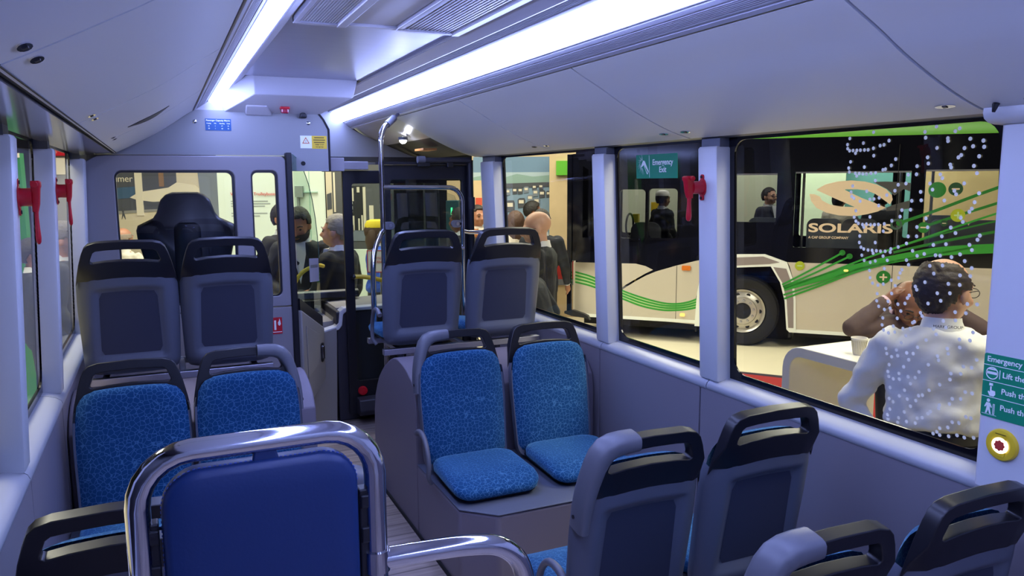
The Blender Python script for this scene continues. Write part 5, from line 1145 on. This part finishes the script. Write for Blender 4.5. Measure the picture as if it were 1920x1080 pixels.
# ------------------------------------------------------------------ people
SKINS = {k: mat('skin_' + k, c, .5, mottle=.08, bscale=14) for k, c in dict(pale='#c99a80', tan='#a8745a', brown='#7a4f3a').items()}
CLOTH = {}
def cloth(c): return CLOTH.setdefault(c, mat('cloth_' + c.lstrip('#'), c, .8, bump=.35, bscale=45))
HAIRM = {}
def hairm(c): return HAIRM.setdefault(c, mat('hair_' + c.lstrip('#'), c, .65, bump=.6, bscale=260))
TORSO = [(.84, .165, .118, 0), (.95, .172, .122, 0), (1.08, .158, .112, .0), (1.20, .172, .120, .0), (1.31, .188, .124, -.005), (1.39, .190, .108, -.012), (1.435, .150, .090, -.015), (1.465, .095, .072, -.012), (1.49, .062, .062, -.006)]
FOLDS = bpy.data.textures.new('cloth_folds', 'CLOUDS'); FOLDS.noise_scale = .075; FOLDS.noise_depth = 1
def person(label, pos, face, H=1.72, skin='pale', hair='short', hc='#3a2c22', top='#20222a', coat=True, legs='#1d1f28', lean=0, turn=0, nod=0, arms=None, shirt='#d8dce0', glasses=False, beard=None, collar=None, group=None, detail=.012, cap=None, shoulder=1.0, z=None, waist=1.0):
    """pos = (x, y) of the feet; face = heading in degrees from the camera's line of sight (0 away, 180 towards us, 90 to the right)"""
    s = H / 1.75
    rz = math.atan2(FWD.y, FWD.x) - math.pi / 2 - rad(face)
    e = empty('person', (pos[0], pos[1], FZ + .001 if z is None else z), rz, label, 'person', group)
    cl, sl = math.cos(rad(lean)), math.sin(rad(lean))
    def B(p):      # bend the upper body at the hips
        x, y, z = p
        if z > .93: y, z = y * cl + (z - .93) * sl, .93 + (z - .93) * cl - y * sl
        return (x * s, y * s, z * s)
    ct, st_ = math.cos(rad(turn)), math.sin(rad(turn)); cn, sn = math.cos(rad(nod)), math.sin(rad(nod))
    def Hd(p):     # turn and nod the head about the neck top
        x, y, z = p; z -= 1.54; x *= 1.13; y *= 1.13; z = z * 1.13 if z > 0 else z
        y, z = y * cn + z * sn, z * cn - y * sn
        x, y = x * ct + y * st_, y * ct - x * st_
        return B((x, y, z + 1.500))
    a = dict(el=(-.255, -.02, 1.14), wl=(-.265, .10, .93), er=(.255, -.02, 1.14), wr=(.265, .10, .93))
    if arms: a.update(arms)
    shl, shr = (-.175 * shoulder, -.01, 1.395), (.175 * shoulder, -.01, 1.395)
    def pt(p, fixed): return tuple(Vector(p) * s) if fixed else B(p)
    fx = bool(arms and arms.get('fixed'))
    J = {k: pt(a[k], fx) for k in ('el', 'wl', 'er', 'wr')}
    # ---- one continuous body
    m = MB(); E = lambda c, r, f=Hd: m.loft([[f((c[0] + r[0] * math.sin(t) * math.cos(2 * math.pi * i / 18), c[1] + r[1] * math.sin(t) * math.sin(2 * math.pi * i / 18), c[2] - r[2] * math.cos(t))) for i in range(18)] for t in [math.pi * (.03 + .94 * j / 12) for j in range(13)]])
    E((0, -.012, 1.668), (.077, .098, .084)); E((0, .025, 1.625), (.066, .074, .086)); E((0, .048, 1.572), (.044, .042, .036)); E((0, .012, 1.575), (.058, .058, .045))
    m.cap(Hd((0, .098, 1.648)), Hd((0, .118, 1.612)), .009 * s, .0145 * s, 10); E((0, .108, 1.608), (.019, .012, .010))
    for q in (-1, 1):
        m.cap(Hd((q * .018, .094, 1.662)), Hd((q * .05, .080, 1.660)), .010 * s, .008 * s, 8)
        E((q * .079, -.002, 1.625), (.010, .022, .033)); E((q * .04, .070, 1.607), (.024, .022, .020))
    E((0, .092, 1.578), (.025, .013, .008)); E((0, .090, 1.566), (.021, .013, .008))
    m.cap(B((0, -.012, 1.42)), Hd((0, -.012, 1.60)), .062 * s, .056 * s, 14)
    m.loft([[B((rx * .86 * math.cos(2 * math.pi * i / 20), yo + ry * .86 * math.sin(2 * math.pi * i / 20), z)) for i in range(20)] for z, rx, ry, yo in TORSO])
    for sd, sh, el, wr in ((-1, shl, J['el'], J['wl']), (1, shr, J['er'], J['wr'])):
        m.cap(B(sh), el, .048 * s, .038 * s); m.cap(el, wr, .038 * s, .026 * s)
        # hand: palm, four bent fingers, thumb
        d = (Vector(wr) - Vector(el)).normalized()
        side = Vector((sd, 0, 0)) - d * d.x * sd; side = side.normalized() if side.length > .2 else Vector((0, 0, 1))
        nrm = d.cross(side).normalized(); w0 = Vector(wr)
        fwd_ = Vector((0, 1, 0)) - d * d.y - nrm * 0
        across = (fwd_ - d * fwd_.dot(d)); across = across.normalized() if across.length > .15 else nrm
        pn = d.cross(across).normalized() * sd
        m.cap(w0 + d * .02 * s, w0 + d * .075 * s, .030 * s, .034 * s, 10)
        for k in range(4):
            o_ = across * (.027 - .018 * k) * s; L = (.070, .078, .073, .058)[k] * s
            p0 = w0 + d * .085 * s + o_; p1 = p0 + d * L * .55 - pn * L * .10; p2 = p1 + d * L * .36 - pn * L * .30
            m.cap(p0, p1, .0092 * s, .0085 * s, 8); m.cap(p1, p2, .0085 * s, .0075 * s, 8)
        t0 = w0 + d * .035 * s + across * .024 * s; t1 = t0 + (d * .6 + across * .75) * .045 * s; m.cap(t0, t1, .012 * s, .010 * s, 8); m.cap(t1, t1 + (d * .9 + across * .2) * .032 * s, .010 * s, .0085 * s, 8)
    for sd in (-1, 1):
        m.cap((sd * .088 * s, 0, .92 * s), (sd * .095 * s, .015 * s, .48 * s), .075 * s, .050 * s); m.cap((sd * .095 * s, .015 * s, .48 * s), (sd * .10 * s, -.01 * s, .09 * s), .050 * s, .036 * s)
    m.build('body', SKINS[skin], e, remesh=detail * s)
    # ---- eyes, brows
    ey = MB()
    for q in (-1, 1):
        c = Hd((q * .031, .0865, 1.642)); ey.ell(c, (.011 * s, .0095 * s, .008 * s), 12, 8)
    o = ey.build('eyes', mat('eye', '#2a211c', .2) if 'eye' not in bpy.data.materials else bpy.data.materials['eye'], e)
    bw = MB()
    for q in (-1, 1): bw.tube([Hd((q * .016, .101, 1.667)), Hd((q * .034, .097, 1.672)), Hd((q * .052, .086, 1.666))], [.0045 * s, .005 * s, .003 * s], 8)
    if hair != 'none': bw.build('eyebrows', hairm(hc), e)
    # ---- hair as a thick cap following the skull
    def shell(name, keep, scale, mcol, jitter=.0, c=(0, -.012, 1.655), r=(.077, .100, .100), low=0.0):
        random.seed(len(label)); g = MB(); nu, nv = 72, 56; grid = {}
        vs = []
        for j in range(nv + 1):
            t = math.pi * j / nv
            for i in range(nu):
                ph = 2 * math.pi * i / nu; k = scale * (1 + jitter * (random.random() - .5))
                vs.append((c[0] + r[0] * k * math.sin(t) * math.cos(ph), c[1] + r[1] * k * math.sin(t) * math.sin(ph), c[2] + r[2] * k * math.cos(t)))
        fs = []
        for j in range(nv):
            for i in range(nu):
                ids = (j * nu + i, j * nu + (i + 1) % nu, (j + 1) * nu + (i + 1) % nu, (j + 1) * nu + i)
                cc = [sum(vs[q][k] for q in ids) / 4 for k in range(3)]
                if keep(*cc): fs.append(ids)
        g.add([Hd(p) for p in vs], fs)
        o = g.build(name, mcol, e, sharp=180); so_ = o.modifiers.new('thick', 'SOLIDIFY'); so_.thickness = .012 * s; so_.offset = -.6
        return o
    if hair == 'short': shell('hair', lambda x, y, z: z > (1.585 if y < -.05 else 1.625 if y < .012 else 1.66 if y < .03 else 1.70 if y < .055 else 1.722) and not (abs(x) > .055 and y > -.035 and z < 1.648), 1.075, hairm(hc), .05)
    if hair == 'thin': shell('hair', lambda x, y, z: z < 1.735 - max(0, y + .03) * .9 and z > (1.552 if y < -.05 else 1.60) and y < .03 and not (abs(x) > .055 and y > -.035 and z < 1.648), 1.085, hairm(hc), .07)
    if hair == 'fringe': shell('hair', lambda x, y, z: 1.60 < z < 1.69 and y < .015 and not (abs(x) > .055 and y > -.035 and z < 1.648), 1.05, hairm(hc), .03)
    if hair == 'long':
        shell('hair', lambda x, y, z: (z > 1.70 or y < .03), 1.13, hairm(hc), .05)
        hb = MB(); hb.loft([[Hd((rx * math.cos(2 * math.pi * i / 16), -.05 + ry * math.sin(2 * math.pi * i / 16), z)) for i in range(16)] for z, rx, ry in ((1.42, .05, .03), (1.46, .085, .05), (1.55, .098, .07), (1.66, .092, .06), (1.70, .06, .04))]); hb.build('long_hair', hairm(hc), e)
    if beard: shell('beard', lambda x, y, z: z < 1.605 and y > .005 and not (abs(x) < .024 and y > .06 and 1.570 < z < 1.588), 1.06, hairm(beard), .04, (0, .025, 1.60), (.066, .078, .072))
    if cap:
        c_ = MB(); c_.loft([[Hd((.088 * k * math.cos(2 * math.pi * i / 20), -.012 + .108 * k * math.sin(2 * math.pi * i / 20), z)) for i in range(20)] for z, k in ((1.69, 1.0), (1.72, 1.0), (1.755, .8), (1.768, .4), (1.77, .05))]); c_.build('hat', cloth(cap), e)
    if glasses:
        g = MB()
        for q in (-1, 1): g.tube([Hd((q * .034 + .023 * math.cos(2 * math.pi * k / 16), .110, 1.640 + .017 * math.sin(2 * math.pi * k / 16))) for k in range(16)], .0017 * s, 6, loop=True); g.tube([Hd((q * .057, .108, 1.646)), Hd((q * .080, .06, 1.648)), Hd((q * .084, -.01, 1.638))], .0017 * s, 6)
        g.tube([Hd((-.011, .111, 1.642)), Hd((.011, .111, 1.642))], .0017 * s, 6); g.build('glasses', M['black'], e)
    # ---- clothes
    t = MB(); k = 1.06 if coat else 1.0
    t.loft([[B((rx * k * shoulder * math.copysign(abs(math.cos(2 * math.pi * i / 24)) ** .85, math.cos(2 * math.pi * i / 24)), yo + ry * k * math.copysign(abs(math.sin(2 * math.pi * i / 24)) ** .9, math.sin(2 * math.pi * i / 24)), z)) for i in range(24)] for z, rx, ry, yo in (TORSO[:-1] if coat else [(waist - .055, .150, .110, 0), (waist - .035, .182, .132, 0), (waist, .185, .134, 0)] + [q for q in TORSO[2:-1] if q[0] > waist + .05])])
    ex = .020 if coat else .013
    for sh, el, wr in ((shl, J['el'], J['wl']), (shr, J['er'], J['wr'])):
        t.cap(B(sh), el, (.054 + ex) * s, (.042 + ex * .8) * s); t.cap(el, Vector(el).lerp(Vector(wr), .93), (.042 + ex * .8) * s, (.030 + ex * .6) * s)
    to = t.build('jacket' if coat else 'shirt', cloth(top), e, remesh=.013 * s)
    dp_ = to.modifiers.new('folds', 'DISPLACE'); dp_.texture = FOLDS; dp_.strength = (.034 * s) if not coat else .013 * s; dp_.mid_level = .5
    if coat:
        for sd, el, wr in ((-1, J['el'], J['wl']), (1, J['er'], J['wr'])):
            MB().tube([Vector(el).lerp(Vector(wr), .88), Vector(el).lerp(Vector(wr), 1.0)], [.040 * s, .036 * s], 14).build('shirt_cuff', cloth(shirt), e, sharp=40)
        v = MB(); v.add([B((-.045, .095, 1.475)), B((.045, .095, 1.475)), B((.05, .128, 1.38)), B((0, .150, 1.14)), B((-.05, .128, 1.38)), B((-.03, .06, 1.475)), B((.03, .06, 1.475)), B((0, .10, 1.14))], [(0, 4, 3, 2, 1), (5, 6, 7), (0, 5, 7, 3, 4), (1, 2, 3, 7, 6), (0, 1, 6, 5)]); v.build('shirt_front', cloth(shirt), e, sharp=None)
        lp = MB()
        for q in (-1, 1): lp.add([B((q * .05, .100, 1.475)), B((q * .095, .118, 1.41)), B((q * .085, .138, 1.36)), B((q * .004, .156, 1.12)), B((q * .052, .140, 1.36))], [(0, 1, 2, 3, 4)])
        o = lp.build('lapels', cloth(top), e, sharp=None); so_ = o.modifiers.new('t', 'SOLIDIFY'); so_.thickness = .006
    cr_ = MB(); n = 20
    cr_.loft([[B((rx * math.cos(2 * math.pi * i / n), -.010 + ry * math.sin(2 * math.pi * i / n), z + (.018 if math.sin(2 * math.pi * i / n) < 0 else 0))) for i in range(n)] for z, rx, ry in ((1.440, .090, .084), (1.475, .074, .074), (1.492, .071, .072), (1.489, .063, .064), (1.44, .070, .068))], cap=False); cr_.build('collar', cloth(collar or shirt), e, sharp=60)
    tr = MB(); tr.loft([[B((rx * math.cos(2 * math.pi * i / 24), ry * math.sin(2 * math.pi * i / 24), z)) for i in range(24)] for z, rx, ry in ((.80, .150, .11), (.86, .168, .122), (.95, .170, .122), (waist + .02, .164, .116))])
    for sd in (-1, 1):
        tr.cap((sd * .086 * s, 0, .90 * s), (sd * .095 * s, .012 * s, .48 * s), .088 * s, .068 * s); tr.cap((sd * .095 * s, .012 * s, .48 * s), (sd * .10 * s, -.01 * s, .11 * s), .068 * s, .056 * s)
    tr.build('trousers', cloth(legs), e, remesh=.016 * s)
    for sd in (-1, 1):
        sh_ = MB(); sh_.loft([[((sd * .10 + rx * math.cos(2 * math.pi * i / 16)) * s, (.055 + ry * math.sin(2 * math.pi * i / 16)) * s, z * s) for i in range(16)] for z, rx, ry in ((0, .045, .135), (.03, .05, .14), (.06, .045, .12), (.10, .04, .07))]); sh_.build('shoe', M['black'], e, sharp=60)
    return e
def feet(u, v, d):
    p = AT(u, v, d); return (p.x, p.y)
# by the bar table
wm = person('man in a white shirt, back turned, standing at the white bar table', (2.79, 2.04), 22, 1.75, 'pale', 'thin', '#33261f', '#e4e2da', coat=False, legs='#14151d', turn=42, nod=4, shirt='#e8e6de', glasses=True, detail=.009, lean=4, waist=1.11, shoulder=1.06, arms=dict(el=(-.31, .06, 1.12), wl=(-.20, .04, .97), er=(.30, -.03, 1.13), wr=(.28, .0, .92)))
belt = MB(); belt.loft([[(.178 * math.cos(2 * math.pi * i / 24), .128 * math.sin(2 * math.pi * i / 24) + .01, z) for i in range(24)] for z in (1.025, 1.06)], cap=False); belt.build('belt', M['black'], wm)
bt_ = text('lanyard_lettering', 'MARK GROUP', .016, M['black'], wm, (-.045, -.100, 1.490), FACE_B, .0004); bt_.rotation_euler = (rad(80), 0, 0)
bm_ = person('bald man in a brown jacket leaning on the bar table, hands at his head', (4.22, 3.55), 186, 1.70, 'brown', 'fringe', '#1d1614', '#54423f', coat=True, lean=52, nod=-18, shirt='#d9b8c4', glasses=True, detail=.009, arms=dict(fixed=True, el=(.36, .62, 1.24), wl=(.15, .56, 1.40), er=(-.36, .62, 1.24), wr=(-.13, .56, 1.42)))
# beyond the first right window
person('bald man with glasses in a black suit just outside the first right window', feet(1012, 445, 6.4), -75, 1.82, 'pale', 'none', '#6b5a4c', '#15171f', shirt='#e4e4e4', glasses=True, turn=-15, nod=12)
person('bent person in a dark jacket beside the bald man in a black suit', (2.60, 5.10), -60, 1.62, 'tan', 'short', '#15110f', '#1a1d24', lean=26)
person('man in a dark suit, back turned, facing the picture of parked buses', feet(1016, 398, 8.4), 12, 1.76, 'tan', 'short', '#1a1512', '#1b1e29', turn=20)
person('dark-haired man in a suit half hidden behind the back-turned man at the fleet picture', feet(1000, 396, 10.9), 62, 1.78, 'tan', 'short', '#191513', '#1c1f2b', turn=18)
person('woman with brown hair and a cream top near the fleet picture', feet(966, 412, 9.2), -20, 1.70, 'pale', 'long', '#4f3526', '#e2d8c6', coat=False)
person('man in an orange-lit suit seen in the gap beside the black door post', feet(896, 412, 9.75), 150, 1.76, 'tan', 'short', '#201815', '#a86a3c', shirt='#e8e0d4')  # suit has an orange-brown base colour
# beyond the windscreen and front door
person('bearded man in a dark suit looking down beyond the curved cab door glass', feet(566, 455, 6.75), 172, 1.86, 'tan', 'short', '#1f1814', '#23252d', nod=18, turn=8, beard='#1c1613', lean=6, arms=dict(el=(-.27, .03, 1.12), wl=(-.10, .26, 1.10), er=(.27, .03, 1.12), wr=(.08, .28, 1.08)))
person('grey-haired man in a black suit in profile beyond the front door leaf', feet(632, 458, 6.32), -72, 1.80, 'pale', 'short', '#8f8878', '#14161c', shirt='#eef0f0', turn=-8, arms=dict(el=(-.26, .05, 1.12), wl=(-.20, .24, 1.10)))
person('person in a black coat mostly hidden by the narrow cab window frame', feet(533, 428, 7.5), 120, 1.86, 'tan', 'short', '#1a1512', '#1b1a20')
person('woman in a bright blue top with a yellow cap near the white counter', feet(707, 440, 8.2), 70, 1.66, 'pale', 'long', '#4a3628', '#1f49b0', coat=False, cap='#e0c832')
person('dark-skinned man in a suit beside the teal charger cabinet', feet(862, 398, 8.3), -60, 1.78, 'brown', 'short', '#15110f', '#191b24', shirt='#e8ecee')
person('bald man with a pale collar seen low through the driver cab window', feet(233, 462, 8.2), 10, 1.60, 'tan', 'fringe', '#8a7a6c', '#c9c2b2', coat=False, shirt='#d8d4c8')
lm = person('man with a white lanyard badge outside the second gap of the left pillars', feet(122, 440, 5.75), 75, 1.78, 'tan', 'short', '#5a5450', '#2c3038', shirt='#cfd3da')
MB().box(-.05, .05, .158, .164, 1.10, 1.17).tube([(-.05, .12, 1.46), (-.02, .16, 1.17)], .006, 6).tube([(.05, .12, 1.46), (.02, .16, 1.17)], .006, 6).build('lanyard_badge', M['white'], lm, sharp=None)
person('dark coated person outside the first gap of the left pillars', feet(62, 455, 6.2), 60, 1.62, 'tan', 'short', '#1c1715', '#262a33')
# inside the trolleybus
def inbus(s_, y): return (6.595 + s_ * math.sin(A) + y * math.cos(A), 7.335 - s_ * math.cos(A) + y * math.sin(A))
for (s_, y, hh, f_, lab, kw) in ((.05, 1.25, 1.56, 150, 'man with glasses standing inside the small middle window of the trolleybus', dict(glasses=True, skin='pale', hc='#1b1614', top='#2a2d38')),
                                 (.92, 1.20, 1.50, 40, 'person in a cream jacket behind the lettered window of the trolleybus', dict(hc='#1b1614', top='#d6cfbe', skin='tan', coat=False)),
                                 (1.42, 1.25, 1.52, 20, 'person in a dark jacket behind the rear end of the emblem window', dict(hc='#1b1614', top='#23262f', skin='tan')),
                                 (-1.345, 1.02, 1.52, 60, 'person in a white cap and black shirt inside the second front window of the trolleybus', dict(cap='#e8e6e0', hair='short', hc='#201a17', top='#15161c', skin='brown', coat=False))):
    person(lab, inbus(s_, y), f_, hh, z=.052, **kw)
